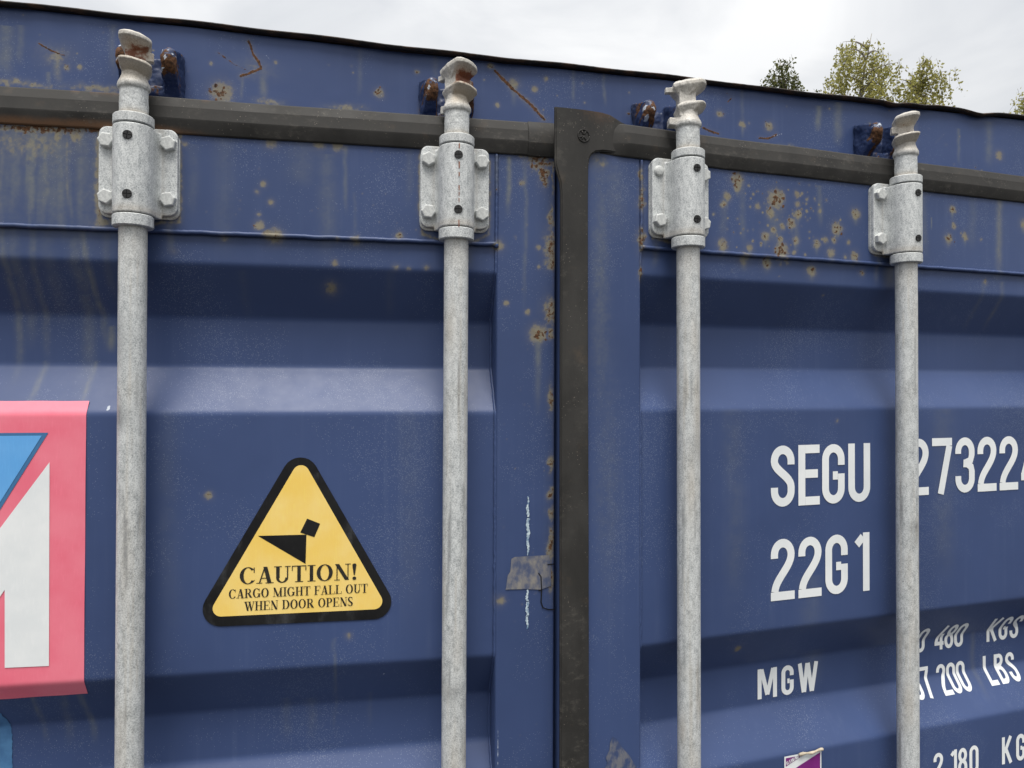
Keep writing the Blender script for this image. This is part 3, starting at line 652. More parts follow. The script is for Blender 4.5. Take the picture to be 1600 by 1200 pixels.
make_door(M_L, 'L', wl, wpl); make_door(M_R, 'R', wr, wpr)

# ---- locking bars
DB = .058 - OUT
def cyl(bm, r, z0, z1, M, n=24, bev=0):
    prof_ = [(z0, r), (z1, r)] if not bev else [(z0, r - bev), (z0 + bev, r), (z1 - bev, r), (z1, r - bev)]
    b2 = bmesh.new(); lathe(b2, prof_, n); bmesh.ops.transform(b2, matrix=M, verts=b2.verts[:]); me = bpy.data.meshes.new('t'); b2.to_mesh(me); b2.free(); bm.from_mesh(me); bpy.data.meshes.remove(me)
def ell(bm, c, r, M=None):
    bmesh.ops.create_icosphere(bm, subdivisions=3, radius=1, matrix=(M or Matrix.Identity(4)) @ T(*c) @ Matrix.Diagonal((*r, 1)))
def plate(bm, outline, z0, z1):
    a = [bm.verts.new((x, y, z0)) for x, y in outline]; b = [bm.verts.new((x, y, z1)) for x, y in outline]
    bm.faces.new(a[::-1]); bm.faces.new(b)
    for i in range(len(a)): j = (i+1) % len(a); bm.faces.new((a[i], a[j], b[j], b[i]))
def make_bracket_mesh():
    # the housing: plan outline swept up, tangent into the flanges (x along the door, y inward; bar axis at 0,0)
    r = .0272; yb = DB - .012
    pts = [(-.0345, yb + .002), (-.0305, yb - .002)]
    a0 = PI + .35
    pts += [(-.0283, yb - .009)]
    for a in np.linspace(PI, 2*PI, 22): pts.append((r*math.cos(a), r*math.sin(a)))
    pts += [(.0283, yb - .009), (.0305, yb - .002), (.0345, yb + .002)]
    bm = bmesh.new(); plate(bm, pts, .2455, .3725)
    # flange with rounded corners
    def rr(x0, x1, z0, z1, rad):
        o = []
        for cx, cz, a in ((x1 - rad, z1 - rad, 0), (x0 + rad, z1 - rad, PI/2), (x0 + rad, z0 + rad, PI), (x1 - rad, z0 + rad, 1.5*PI)):
            o += [(cx + rad*math.cos(a + t), cz + rad*math.sin(a + t)) for t in np.linspace(0, PI/2, 7)]
        return o
    for x0, x1, z0, z1, y0, y1 in ((-.0545, .0545, .2515, .3800, DB - .0125, DB - .0035),):
        o = rr(x0, x1, z0, z1, .012); a = [bm.verts.new((x, y0, z)) for x, z in o]; b = [bm.verts.new((x, y1, z)) for x, z in o]
        bm.faces.new(a); bm.faces.new(b[::-1])
        for i in range(len(a)): j = (i+1) % len(a); bm.faces.new((a[j], a[i], b[i], b[j]))
    bmesh.ops.recalc_face_normals(bm, faces=bm.faces[:])
    out = remesh(bm, .0011, 4); out.name = 'bracket'
    # thin backing plate
    bm = bmesh.new(); o = rr(-.0555, .0555, .2475, .3775, .013)
    a = [bm.verts.new((x, DB - .0042, z)) for x, z in o]; b = [bm.verts.new((x, DB + .0002, z)) for x, z in o]
    bm.faces.new(a); bm.faces.new(b[::-1])
    for i in range(len(a)): j = (i+1) % len(a); bm.faces.new((a[j], a[i], b[i], b[j]))
    bmesh.ops.bevel(bm, geom=[e for e in bm.edges if all(abs(v.co.y - DB + .0042) < 1e-6 for v in e.verts)], offset=.0012, segments=2, affect='EDGES')
    bk = bpy.data.meshes.new('backing_plate'); bm.to_mesh(bk); bm.free()
    return out, bk
def make_hex():
    bm = bmesh.new(); n = 6; r = .0116
    for z, k in ((0, 1), (.0088, 1), (.0102, .84)):
        for i in range(n): bm.verts.new((k*r*math.cos(PI/3*i), -z, k*r*math.sin(PI/3*i)))
    bm.verts.ensure_lookup_table(); V = bm.verts
    for l in (0, 1):
        for i in range(n): bm.faces.new((V[l*n + i], V[l*n + (i+1) % n], V[(l+1)*n + (i+1) % n], V[(l+1)*n + i]))
    bm.faces.new([V[2*n + i] for i in range(n)])
    bmesh.ops.recalc_face_normals(bm, faces=bm.faces[:])
    bmesh.ops.bevel(bm, geom=[e for e in bm.edges if not e.is_boundary], offset=.0004, segments=1, affect='EDGES')
    me = bpy.data.meshes.new('bolt'); bm.to_mesh(me); bm.free(); return me
def make_round():
    bm = bmesh.new(); b2 = [(-.0, .0092), (.002, .0092), (.0042, .0080), (.0052, .0060), (.0054, .0)]
    rings = [[bm.verts.new((r*math.cos(2*PI*i/20), -z, r*math.sin(2*PI*i/20))) for i in range(20)] for z, r in b2[:-1]]
    for a, b in zip(rings, rings[1:]):
        for i in range(20): bm.faces.new((a[i], b[i], b[(i+1) % 20], a[(i+1) % 20]))
    bm.faces.new(rings[-1]); bmesh.ops.recalc_face_normals(bm, faces=bm.faces[:])
    me = bpy.data.meshes.new('bolt'); bm.to_mesh(me); bm.free(); return me
def make_screw():
    """black plug with a cross slot, in a short rim"""
    bm = bmesh.new(); r = .0062
    for sx in (-1, 1):
        for sz in (-1, 1):
            o = [(.0006, .0006)] + [(max(.0006, r*math.cos(a)), max(.0006, r*math.sin(a))) for a in np.linspace(.10, PI/2 - .10, 8)]
            a = [bm.verts.new((sx*x, -.0016, sz*z)) for x, z in o]; b = [bm.verts.new((sx*x, .001, sz*z)) for x, z in o]
            f = bm.faces.new(a)
            for i in range(len(a)): j = (i+1) % len(a); bm.faces.new((a[i], a[j], b[j], b[i]))
    o = [(r*1.06*math.cos(t), r*1.06*math.sin(t)) for t in np.linspace(0, 2*PI, 25)[:-1]]
    bm.faces.new([bm.verts.new((x, -.0002, z)) for x, z in o])
    bmesh.ops.recalc_face_normals(bm, faces=bm.faces[:])
    me = bpy.data.meshes.new('screw'); bm.to_mesh(me); bm.free(); return me
def make_cam():
    """cast cam end; its jaws open towards -y"""
    bm = bmesh.new()
    lathe(bm, [(.380, .0193), (.4265, .0193), (.4275, .0212), (.4305, .0222), (.4345, .0218), (.4395, .0192), (.4455, .0165), (.456, .0155), (.462, .0140)], 40)
    box(bm, (.002, .003, .470), (.0135, .0135, .026))                                   # web
    def lip(zc, th, fr, bk, wd, tilt):
        o = [(wd*math.cos(a)*1.0, -fr + wd*.55 + wd*.55*math.sin(a)) for a in np.linspace(PI, 2*PI, 12)]
        o += [(wd*.92, .004), (wd*.62, bk), (-wd*.62, bk), (-wd*.92, .004)]
        a = [bm.verts.new((x, y, zc - th + tilt*y + .25*x*tilt)) for x, y in o]; b = [bm.verts.new((x*.93, y*.95, zc + th + tilt*y*.6 + .25*x*tilt)) for x, y in o]
        bm.faces.new(a[::-1]); bm.faces.new(b)
        for i in range(len(a)): j = (i+1) % len(a); bm.faces.new((a[i], a[j], b[j], b[i]))
    def jaw(levels):
        rows = []
        for zc, fr, wd, bk, tl in levels:
            o = [(wd*math.cos(a), -fr + wd*.6 + wd*.6*math.sin(a)) for a in np.linspace(PI, 2*PI, 12)] + [(wd*.94, .006), (wd*.66, bk), (-wd*.66, bk), (-wd*.94, .006)]
            rows.append([bm.verts.new((x + .002, y, zc + tl*x - .10*y)) for x, y in o])
        bm.faces.new(rows[0][::-1]); bm.faces.new(rows[-1])
        for a, b in zip(rows, rows[1:]):
            for i in range(len(a)): j = (i+1) % len(a); bm.faces.new((a[i], a[j], b[j], b[i]))
    jaw([(.4765, .006, .0140, .016, -.12), (.4915, .0300, .0218, .026, -.14), (.4965, .0300, .0214, .027, -.16), (.5015, .023, .0165, .022, -.18)])
    jaw([(.4440, .010, .0150, .015, -.12), (.4575, .0300, .0222, .020, -.16), (.4610, .0295, .0218, .020, -.16), (.4660, .015, .0140, .016, -.14)])
    box(bm, (.0, .028, .4885), (.0055, .010, .0042))
    box(bm, (.0195, -.003, .4755), (.0065, .006, .0060), RY(.0))                          # nub
    box(bm, (.004, .020, .437), (.010, .012, .006), RX(0))                            # heel
    bmesh.ops.recalc_face_normals(bm, faces=bm.faces[:])
    out = remesh(bm, .0009, 3); out.name = 'cam'
    jitter(out, lambda c: .0005*noise.noise(c*120) + .00025*noise.noise(c*330))
    return out
BRK, BKP = make_bracket_mesh(); HEX = make_hex(); RND = make_round(); SCREW = make_screw(); CAM = make_cam()
for me, m in ((BRK, GALV), (BKP, GALV), (HEX, BOLT), (RND, BOLT), (SCREW, BLACK)): me.materials.append(m)
RUSTGALV = mat_simple('rust_stain', (.16, .05, .03), (.32, .16, .11), 160, .8, .3)
bars = []
def make_bar(M, u, cam_rot, mirror, rust, lean, seed, round_bolts=()):
    ax = M @ T(u, -DB, 0) @ RY(lean)
    bm = bmesh.new(); lathe(bm, [(z, .019) for z in axis(ZB - .03, .40, -.75, .40, .006, .05)], 40)
    bar = frombm('locking_bar', bm, GALV, CT, ax, True, 40)
    co = np.array([v.co[:] for v in bar.data.vertices]); th = np.arctan2(co[:, 0], -co[:, 1]); z = co[:, 2]; rw = random.Random(seed*31)
    n1 = fbm(th*3 + seed*5, z*14); n2 = fbm(th*5 + seed*9, z*6 + 3); Hh = .55*sm(n2, .54, .72); Dd = .5*sm(fbm(th*4, z*3 + seed), .5, .7)
    Aa = .8*sm(fbm(th*7 + seed*3, z*9 + 11), .60, .72); Rr = 0*z
    for _ in range(7):
        zc = rw.uniform(-.7, .15); tc_ = rw.uniform(-1.2, 1.2); Hh = np.maximum(Hh, rw.uniform(.4, .9)*np.exp(-((z - zc)/rw.uniform(.02, .09))**2 - ((th - tc_)/.5)**2)*(.4 + n1))
    Hh = np.maximum(Hh, .55*np.exp(-((.227 - z)/.05)**2)*(.3 + n1))
    for zc, tc_, dz_, am in {1: ((-.045, -.7, .018, .9), (.06, -.6, .05, .5)), 4: ((-.26, .1, .012, 1.0), (-.28, .2, .02, .5)), 2: ((-.47, -.2, .012, .8),), 3: ((-.10, .3, .03, .4),)}[seed]:
        Aa = np.maximum(Aa, am*np.exp(-((z - zc)/dz_)**2 - ((th - tc_)/.8)**2)*(.5 + n1))
    setwear(bar.data, np.clip(np.stack([Rr, Hh*.62, Dd*.6, Aa], -1), 0, 1))
    for z0, z1 in ((.2272, .2440), (.3742, .3880)):
        bm = bmesh.new(); lathe(bm, [(z0, .0190), (z0, .0262), (z0 + .0012, .0274), (z1 - .0012, .0274), (z1, .0262), (z1, .0190)], 40, False)
        frombm('collar', bm, GALV, bar, None, True, 40)
    me = CAM.copy(); co = np.array([v.co[:] for v in me.vertices]); z = co[:, 2]
    jaw = np.exp(-((z - .476)/.010)**2)*sm(-co[:, 1], .004, .016)*rust
    H = np.clip(np.exp(-((z - .388)/.007)**2)*.7 + jaw*.8 + sm(z, .42, .44)*.5 + .35*rust*np.exp(-((z - .45)/.012)**2)*sm(-co[:, 1], .0, .012), 0, 1)
    setwear(me, np.stack([np.clip(jaw*1.1*(.55 + fbm(co[:, 0]*120 + seed, z*120)), 0, 1), H, 0*z, 0*z], -1))
    link('cam', me, CAST, bar, RZ(cam_rot) @ Matrix.Diagonal((-1 if mirror else 1, 1, 1, 1)))
    for zoff in (0, -2.09):
        b = link('bracket', BRK, None, bar, T(0, 0, zoff)); link('backing_plate', BKP, None, bar, T(0, 0, zoff), False)
        for i, (x, z) in enumerate(((-.0425, .3575), (-.0425, .2745), (.0425, .3575), (.0425, .2745))):
            k = RND if (i in round_bolts and zoff == 0) else HEX
            link('bolt', k, None, bar, T(x, DB - .0118, z + zoff) @ RY(random.uniform(0, 1.05)), k is RND)
        for z in (.3535, .2700): link('screw', SCREW, None, bar, T(0, -.0272, z + zoff) @ RY(random.uniform(-.15, .15)), False)
    if seed == 2:                                                # dotted red paint stripe down the housing
        bm = bmesh.new(); z = .371
        while z > .247:
            L = random.uniform(.002, .012); ww = random.uniform(.0007, .0016)
            if random.random() < .7 and not (.345 < z < .362 or .262 < z < .279):
                q = [bm.verts.new((x, -.0278, zz)) for x, zz in ((-ww + .001, z), (ww + .001, z - .0003), (ww*.8 + .001, z - L), (-ww*.7 + .001, z - L))]; bm.faces.new(q)
            z -= L + random.uniform(.001, .006)
        frombm('paint_stripe', bm, RUSTGALV, bar, None, False)['kind'] = 'stuff'
    bars.append(bar); return bar
make_bar(M_L, -.4687, R(14), False, 1.1, -.0010, 1)['label'] = 'locking bar left of the caution sticker'
make_bar(M_L, 0, R(38), False, 1.6, .0008, 2)['label'] = 'locking bar right of the caution sticker'
make_bar(M_R, 0, R(72), False, .15, -.0012, 3, (0,))['label'] = 'locking bar left of the white lettering'
make_bar(M_R, .4676, R(-32), True, .5, -.0008, 4)['label'] = 'locking bar across the white lettering'

KPAINT = mat_paint('grimy_shaded_blue_paint', (.022, .036, .092), .3)  # container blue darkened all over for grime and the keepers' shaded undersides
# ---- cam keepers welded to the header
def make_keeper(x, z, sc, seed):
    bm = bmesh.new()
    o = [(-.048, -.050), (.048, -.050), (.045, -.010), (.036, .020), (.022, .030), (-.022, .030), (-.036, .020), (-.045, -.010)]
    a = [bm.verts.new((p, .006, q)) for p, q in o]; b = [bm.verts.new((p*.86, -.0045, q*.86)) for p, q in o]
    bm.faces.new(a[::-1]); bm.faces.new(b)
    for i in range(8): j = (i+1) % 8; bm.faces.new((a[i], a[j], b[j], b[i]))
    for s in (-1, 1):                                    # two ramped lugs
        c = s*.031
        q = [(c - .0135, .0, -.050), (c + .0135, .0, -.050), (c + .0100, -.050, -.006), (c - .0100, -.050, -.006), (c - .0165, .0, .036), (c + .0165, .0, .036), (c + .0090, -.048, .024), (c - .0090, -.048, .024)]
        V = [bm.verts.new(p) for p in q]
        for f in ((0, 1, 2, 3), (7, 6, 5, 4), (0, 4, 5, 1), (1, 5, 6, 2), (2, 6, 7, 3), (3, 7, 4, 0)): bm.faces.new([V[i] for i in f])
        ell(bm, (c, -.044, .010), (.0118, .012, .018))
    box(bm, (0, -.006, -.030), (.032, .012, .008))
    bmesh.ops.recalc_face_normals(bm, faces=bm.faces[:])
    me = remesh(bm, .0016, 16); me.name = 'cam_keeper'
    jitter(me, lambda c: .0030*noise.noise(c*55 + Vector((seed, 0, 0))) + .0010*noise.noise(c*170))
    co = np.array([v.co[:] for v in me.vertices]); n = fbm(co[:, 0]*110 + seed*7, co[:, 2]*110 + co[:, 1]*90)
    tip = sm(-co[:, 1], .036, .051); low = sm(-co[:, 2], -.026, -.004); Rr = np.clip(tip*low*(.2 + 1.5*n)*sc + .9*sm(n, .50, .58)*sm(-co[:, 1], .006, .03), 0, 1.1); H = np.clip(tip*.5*n + .4*(n > .6), 0, 1); A = np.clip(tip*(n < .36)*1.2, 0, 1)
    setwear(me, np.stack([Rr, H*.6, 0*H, A], -1))
    link('cam_keeper', me, KPAINT, CT, T(x, 0, z))
for i, (M, u, dx, dz) in enumerate(((M_L, -.4687, .004, .0), (M_L, 0, 0, -.002), (M_R, 0, .008, -.004), (M_R, .4676, .018, .0))):
    p = M @ Vector((u, 0, 0)); make_keeper(p.x + dx, 2.503 + dz, 1.0, i)
# ================================================================ lettering
def arc(cx, cy, rx, ry, a0, a1, n=16): return [(cx + rx*math.cos(R(a)), cy + ry*math.sin(R(a))) for a in np.linspace(a0, a1, n)]
def bez(p0, p1, p2, p3, n=14): return [tuple((1-t)**3*np.array(p0) + 3*t*(1-t)**2*np.array(p1) + 3*t*t*(1-t)*np.array(p2) + t**3*np.array(p3)) for t in np.linspace(0, 1, n)]
def sans(ch, W=.47, t=.15):
    """condensed capitals as centre lines of constant stroke, cap height 1"""
    l, r, c = t/2, W - t/2, W/2; rx = (r - l)/2; ry = rx*1.12; tp, bt = 1 - t/2 - ry, t/2 + ry
    if ch == 'S': return [[(r, tp - .06)] + arc(c, tp, rx, ry, 0, 180) + bez((l, tp), (l, .58), (r, .50), (r, bt + .06))[1:] + arc(c, bt, rx, ry, 0, -180) + [(l, bt + .06)]]
    if ch == 'E': return [[(l, 0), (l, 1)], [(t, 1 - t/2), (W*.92, 1 - t/2)], [(t, .52), (W*.84, .52)], [(t, t/2), (W*.92, t/2)]]
    if ch == 'G': return [[(r, tp - .10), (r, tp)] + arc(c, tp, rx, ry, 0, 180)[1:] + arc(c, bt, rx, ry, 180, 360) + [(r, .50)], [(c - .01, .47), (r - t/2, .47)]]
    if ch == 'U': return [[(l, 1), (l, bt)] + arc(c, bt, rx, ry, 180, 360)[1:] + [(r, 1)]]
    if ch == '2': return [[(l, tp - .06), (l, tp)] + arc(c, tp, rx, ry, 180, 0)[1:] + bez((r, tp), (r, tp - .22), (l + .02, t + .22), (l + .01, t + .0))[1:], [(0, t/2), (W, t/2)]]
    if ch == '7': return [[(0, 1 - t/2), (W, 1 - t/2)], [(r + .005, 1 - t), (W*.42, 0)]]
    if ch == '3': return [[(l, tp - .04), (l, tp)] + arc(c, tp, rx, ry, 180, 0)[1:] + [(r, .68), (r - .03, .585), (c + .02, .535)], [(c - .04, .53), (c + .05, .525), (r - .02, .465), (r, .38), (r, bt)] + arc(c, bt, rx, ry, 0, -180)[1:] + [(l, bt + .05)]]
    if ch == '4': return [[(W*.70, 1), (W*.02 + t*.45, .27)], [(0, .235), (W, .235)], [(W*.72, 0), (W*.72, .62)]]
    if ch == '1': return [[(W*.56, 0), (W*.56, 1)], [(W*.56 - t*.5, .93), (W*.13, .80)]]
    if ch == '0': return [[(l, bt), (l, tp)] + arc(c, tp, rx, ry, 180, 0)[1:] + arc(c, bt, rx, ry, 0, -180)]
    if ch == '6': return [[(r, tp - .03), (r, tp)] + arc(c, tp, rx, ry, 0, 180)[1:] + arc(c, bt, rx, ry, 180, 360) + arc(c, .40, rx, ry*.9, 0, 150)]
    if ch == '8': return [arc(c, .745, rx*.92, .745 - .52 - .0, -90, 270, 26)[:1] + arc(c, .735, rx*.92, .195, -90, 270, 30)[1:], arc(c, .30, rx, .228, 90, 450, 32)]
    if ch == 'M': return [[(l, 0), (l, 1)], [(r + .24, 0), (r + .24, 1)], [(t*.9, .98), ((l + r + .24)/2, .12)], [(r + .24 - t*.4, .98), ((l + r + .24)/2, .12)]]
    if ch == 'W': return [[(l*.8, 1), (l + .13, 0)], [((r + .26)/2 + l*.2, .98), (l + .15, 0)], [((r + .26)/2 + l*.5, .98), (r + .12, 0)], [(r + .29, 1), (r + .13, 0)]]
    if ch == 'K': return [[(l, 0), (l, 1)], [(r + .05, 1), (t*.9, .42)], [(W*.42, .56), (r + .06, 0)]]
    if ch == 'L': return [[(l, 0), (l, 1)], [(t, t/2), (W*.9, t/2)]]
    if ch == 'B': return [[(l, 0), (l, 1)], [(t, 1 - t/2), (c, 1 - t/2)] + arc(c, .755, rx, .18, 80, -80, 10) + [(t, .535)], [(t, .50), (c, .50)] + arc(c, .285, rx, .213, 80, -80, 10) + [(t, t/2)]]
    return []
class Print:
    """flat print that follows a surface: strips between two lines, finely divided"""
    def __init__(s, surf): s.v = []; s.f = []; s.surf = surf; s.k = 0
    def strip(s, A, B, m=5, step=.0026):
        A = np.array(A, float); B = np.array(B, float); Mx = []
        for (a0, a1, b0, b1) in zip(A, A[1:], B, B[1:]):
            n = max(1, int(max(np.hypot(*(a1-a0)), np.hypot(*(b1-b0)))/step))
            for i in range(n): Mx.append((a0 + (a1-a0)*i/n, b0 + (b1-b0)*i/n))
        Mx.append((A[-1], B[-1])); base = len(s.v); off = .0004 + .00006*(s.k % 6); s.k += 1
        for a, b in Mx:
            for j in range(m + 1): s.v.append((*(a + (b - a)*j/m), off))
        for i in range(len(Mx) - 1):
            for j in range(m): q = base + i*(m+1) + j; s.f.append((q, q + 1, q + m + 2, q + m + 1))
    def stroke(s, pts, t):
        P = np.array(pts, float); 
        keep = [0] + [i for i in range(1, len(P)) if np.hypot(*(P[i] - P[i-1])) > 1e-5]; P = P[keep]
        if len(P) < 2: return
        d = np.diff(P, axis=0); d /= np.hypot(d[:, 0], d[:, 1])[:, None]
        tg = np.vstack([d[:1], d[:-1] + d[1:], d[-1:]]); L = np.hypot(tg[:, 0], tg[:, 1])[:, None]; tg /= L
        nrm = np.stack([-tg[:, 1], tg[:, 0]], 1)
        s.strip(P + nrm*t/2, P - nrm*t/2)
    def done(s, name, mat, parent=None, M=None):
        A_ = np.array(s.v); o = obj(name, np.stack(np.broadcast_arrays(*s.surf(A_[:, 0], A_[:, 1], A_[:, 2])), 1), s.f, mat, parent, M, False); return o
SURF = lambda u, z, off: (u, -(dsurf(1, u, z) + off + .0003), z)
def sans_line(door, text, xs_, z, h, name='lettering', label=None, W=.47, t=.14, ws=1.0):
    p = Print(SURF); z *= KZ; h *= KZ
    for ch, x in zip(text, xs_):
        for st in sans(ch, W, t): p.stroke([(x + a*h*ws, z + b*h) for a, b in st], t*h)
    o = p.done(name, WHITE, door)
    if label: o['label'] = label
    return o
dR = doors['R']
ux = lambda x, y, off=0: pxs(x, y, M_R)[0]
H1 = .112
sans_line(dR, 'SEGU', [ux(1204, 740), ux(1247, 740), ux(1284, 740), ux(1325, 735)], -.2225, H1, label='white letters SEGU')
u27 = ux(1456, 730); pt_ = .0612*KZ
sans_line(dR, '273224', [u27 - pt_ - .0005, u27, u27 + pt_, u27 + 2*pt_, u27 + 3*pt_, u27 + 4*pt_], -.2168, H1, label='white digits 273224')
sans_line(dR, '22G1', [ux(1204, 890), ux(1247, 888), ux(1289, 884), ux(1334, 880)], -.3935, H1, label='white marking 22G1')
h2 = .0565
sans_line(dR, 'MGW', [ux(1183, 1073), ux(1220, 1069), ux(1246.5, 1065)], -.5935, h2, label='white letters MGW', t=.16, ws=1.12)
h3 = .0555; k = .0272*KZ
x4 = ux(1459.5, 1005)
sans_line(dR, '30480', [x4 - 2.45*k - .012, x4 - 1.45*k - .012, x4, x4 + k, x4 + 2*k], -.5505, h3, label='white figures 30 480', W=.45, t=.14)
sans_line(dR, 'KGS', [ux(1541, 990), ux(1559.5, 987), ux(1576.5, 985)], -.5495, h3, label='white letters KGS beside 30 480', W=.47, t=.15)
x2 = ux(1466.5, 1065)
sans_line(dR, '67200', [x2 - 2.40*k - .009, x2 - 1.40*k - .009, x2, x2 + k, x2 + 2*k], -.6365, h3, label='white figures 67 200', W=.45, t=.14)
sans_line(dR, 'LBS', [ux(1541, 1055), ux(1558, 1052), ux(1575.5, 1049)], -.634, h3, label='white letters LBS', W=.47, t=.15)
x1 = ux(1458, 1186)
sans_line(dR, '2180', [x1, ux(1484, 1186), ux(1496, 1184), ux(1514, 1182)], -.787, h3, label='white figures 2 180', W=.45, t=.14)
sans_line(dR, 'KGS', [ux(1565, 1172), ux(1587, 1170), ux(1603, 1168)], -.783, h3, label='white letters KGS beside 2 180', W=.47, t=.15)

# ---- bold serif capitals: lists of strips between two lines
def rect(x0, y0, x1, y1): return ([(x0, y0), (x1, y0)], [(x0, y1), (x1, y1)])
def diag(x0, x1, w, y0=0., y1=1.): return ([(x0, y0), (x1, y1)], [(x0 + w, y0), (x1 + w, y1)])
def bowl(cx, cy, rx, ry, tx, ty, a0, a1, n=26):
    A = np.radians(np.linspace(a0, a1, n)); return ([(cx + rx*math.cos(a), cy + ry*math.sin(a)) for a in A], [(cx + (rx - tx)*math.cos(a), cy + (ry - ty)*math.sin(a)) for a in A])
TH, TN, SF = .155, .055, .045
def serif(ch):
    fo = lambda x0, x1: rect(x0, 0, x1, SF); he = lambda x0, x1: rect(x0, 1 - SF, x1, 1)
    stem = lambda x, w=TH: rect(x, SF, x + w, 1 - SF)
    if ch == 'I': return .40, [stem(.12), fo(.02, .38), he(.02, .38)]
    if ch == '!': return .33, [([(.12, .28), (.05, .92)], [(.17, .28), (.24, .92)]), bowl(.145, .90, .095, .10, .0949, .0999, 0, 180), bowl(.145, .09, .09, .10, .0899, .0999, 0, 360)]
    if ch == 'C': return .74, [bowl(.38, .5, .36, .515, .17, .05, 42, 322), rect(.625, .66, .665, .98), rect(.64, .18, .665, .23)]
    if ch == 'G': return .80, [bowl(.38, .5, .36, .515, .17, .05, 42, 330), rect(.625, .66, .665, .98), rect(.555, .06, .555 + TH, .40), rect(.46, .40, .78, .445)]
    if ch == 'O': return .80, [bowl(.39, .5, .36, .515, .17, .05, 0, 360, 40)]
    if ch == 'Q': return .80, [bowl(.39, .5, .36, .515, .17, .05, 0, 360, 40)]
    if ch == 'A': return .76, [diag(.10, .345, TN), diag(.49, .30, TH + .02), rect(.22, .29, .50, .34), fo(.0, .26), fo(.40, .76)]
    if ch == 'U': return .76, [rect(.10, .30, .10 + TH, 1 - SF), he(.01, .35), rect(.575, .30, .63, 1 - SF), he(.48, .74), bowl(.365, .30, .265, .315, .13, .07, 180, 360)]
    if ch == 'T': return .70, [stem(.27), fo(.17, .53), rect(.03, 1 - .055, .67, 1), rect(.03, .70, .07, .945), rect(.63, .70, .67, .945)]
    if ch == 'N': return .78, [rect(.12, SF, .165, 1 - SF), fo(.02, .27), diag(.50, .05, TH + .03, .0, 1.), rect(.615, .02, .66, 1 - SF), he(.51, .76)]
    if ch == 'R': return .78, [stem(.10), fo(.01, .34), he(.01, .30), ([(.255, 1), (.38, 1)] + bowl(.38, .75, .24, .25, .14, .05, 88, -88)[0] + [(.255, .5)], [(.255, .95), (.38, .95)] + bowl(.38, .75, .24, .25, .14, .05, 88, -88)[1] + [(.255, .55)]), ([(.30, .50), (.52, .03)], [(.46, .51), (.76, .0)])]
    if ch == 'P': return .66, [stem(.10), fo(.01, .34), he(.01, .30), ([(.255, 1), (.36, 1)] + bowl(.36, .73, .25, .27, .15, .05, 88, -88)[0] + [(.255, .46)], [(.255, .95), (.36, .95)] + bowl(.36, .73, .25, .27, .15, .05, 88, -88)[1] + [(.255, .51)])]
    if ch == 'D': return .78, [stem(.10), fo(.01, .30), he(.01, .30), ([(.255, 1), (.34, 1)] + bowl(.34, .5, .39, .5, .17, .05, 88, -88)[0] + [(.255, 0)], [(.255, .95), (.34, .95)] + bowl(.34, .5, .39, .5, .17, .05, 88, -88)[1] + [(.255, .05)])]
    if ch == 'M': return .98, [rect(.12, SF, .165, 1 - SF), fo(.02, .27), diag(.42, .06, TH + .02, .0, 1.), diag(.47, .80, TN, .05, 1.), rect(.70, SF, .70 + TH, 1 - SF), fo(.61, .95), he(.80, .95)]
    if ch == 'H': return .80, [stem(.10), fo(.01, .34), he(.01, .34), stem(.535), fo(.45, .78), he(.45, .78), rect(.255, .48, .535, .53)]
    if ch == 'F': return .66, [stem(.10), fo(.01, .36), he(.01, .62), rect(.58, .72, .62, .955), rect(.255, .48, .46, .53), rect(.45, .38, .485, .63)]
    if ch == 'E': return .70, [stem(.10), fo(.01, .64), he(.01, .62), rect(.58, .72, .62, .955), rect(.61, .045, .65, .28), rect(.255, .48, .46, .53), rect(.45, .38, .485, .63)]
    if ch == 'L': return .68, [stem(.10), fo(.01, .62), he(.01, .36), rect(.60, .045, .64, .30)]
    if ch == 'W': return 1.02, [diag(.28, .06, TH + .01, 0., 1.), diag(.32, .52, TN, 0., .97), diag(.63, .42, TH + .01, 0., 1.), diag(.67, .90, TN, 0., .97), he(.0, .66), he(.80, 1.0)]
    if ch == 'S': return .58, [([(.05, .10)] + bowl(.29, .27, .24, .285, .15, .06, 215, 360)[0] + bez((.53, .27), (.53, .47), (.20, .55), (.19, .74)), [(.09, .13)] + bowl(.29, .27, .24, .285, .15, .06, 215, 360)[1] + bez((.38, .24), (.36, .40), (.04, .48), (.04, .74))), bowl(.28, .74, .24, .275, .15, .06, 180, 38), rect(.45, .68, .485, .99), rect(.04, .01, .075, .32)]
    return .34, []
def serif_line(parent, M, surf, text, u0, u1, z, h, mat, name, label):
    wd = [serif(c)[0] for c in text]; k = (u1 - u0)/sum(wd); p = Print(surf); x = u0
    for c, w_ in zip(text, wd):
        for A, B in serif(c)[1]: p.strip([(x + a*k, z + b*h) for a, b in A], [(x + a*k, z + b*h) for a, b in B], 2, .004)
        x += w_*k
    o = p.done(name, mat, parent, M); o['label'] = label; return o

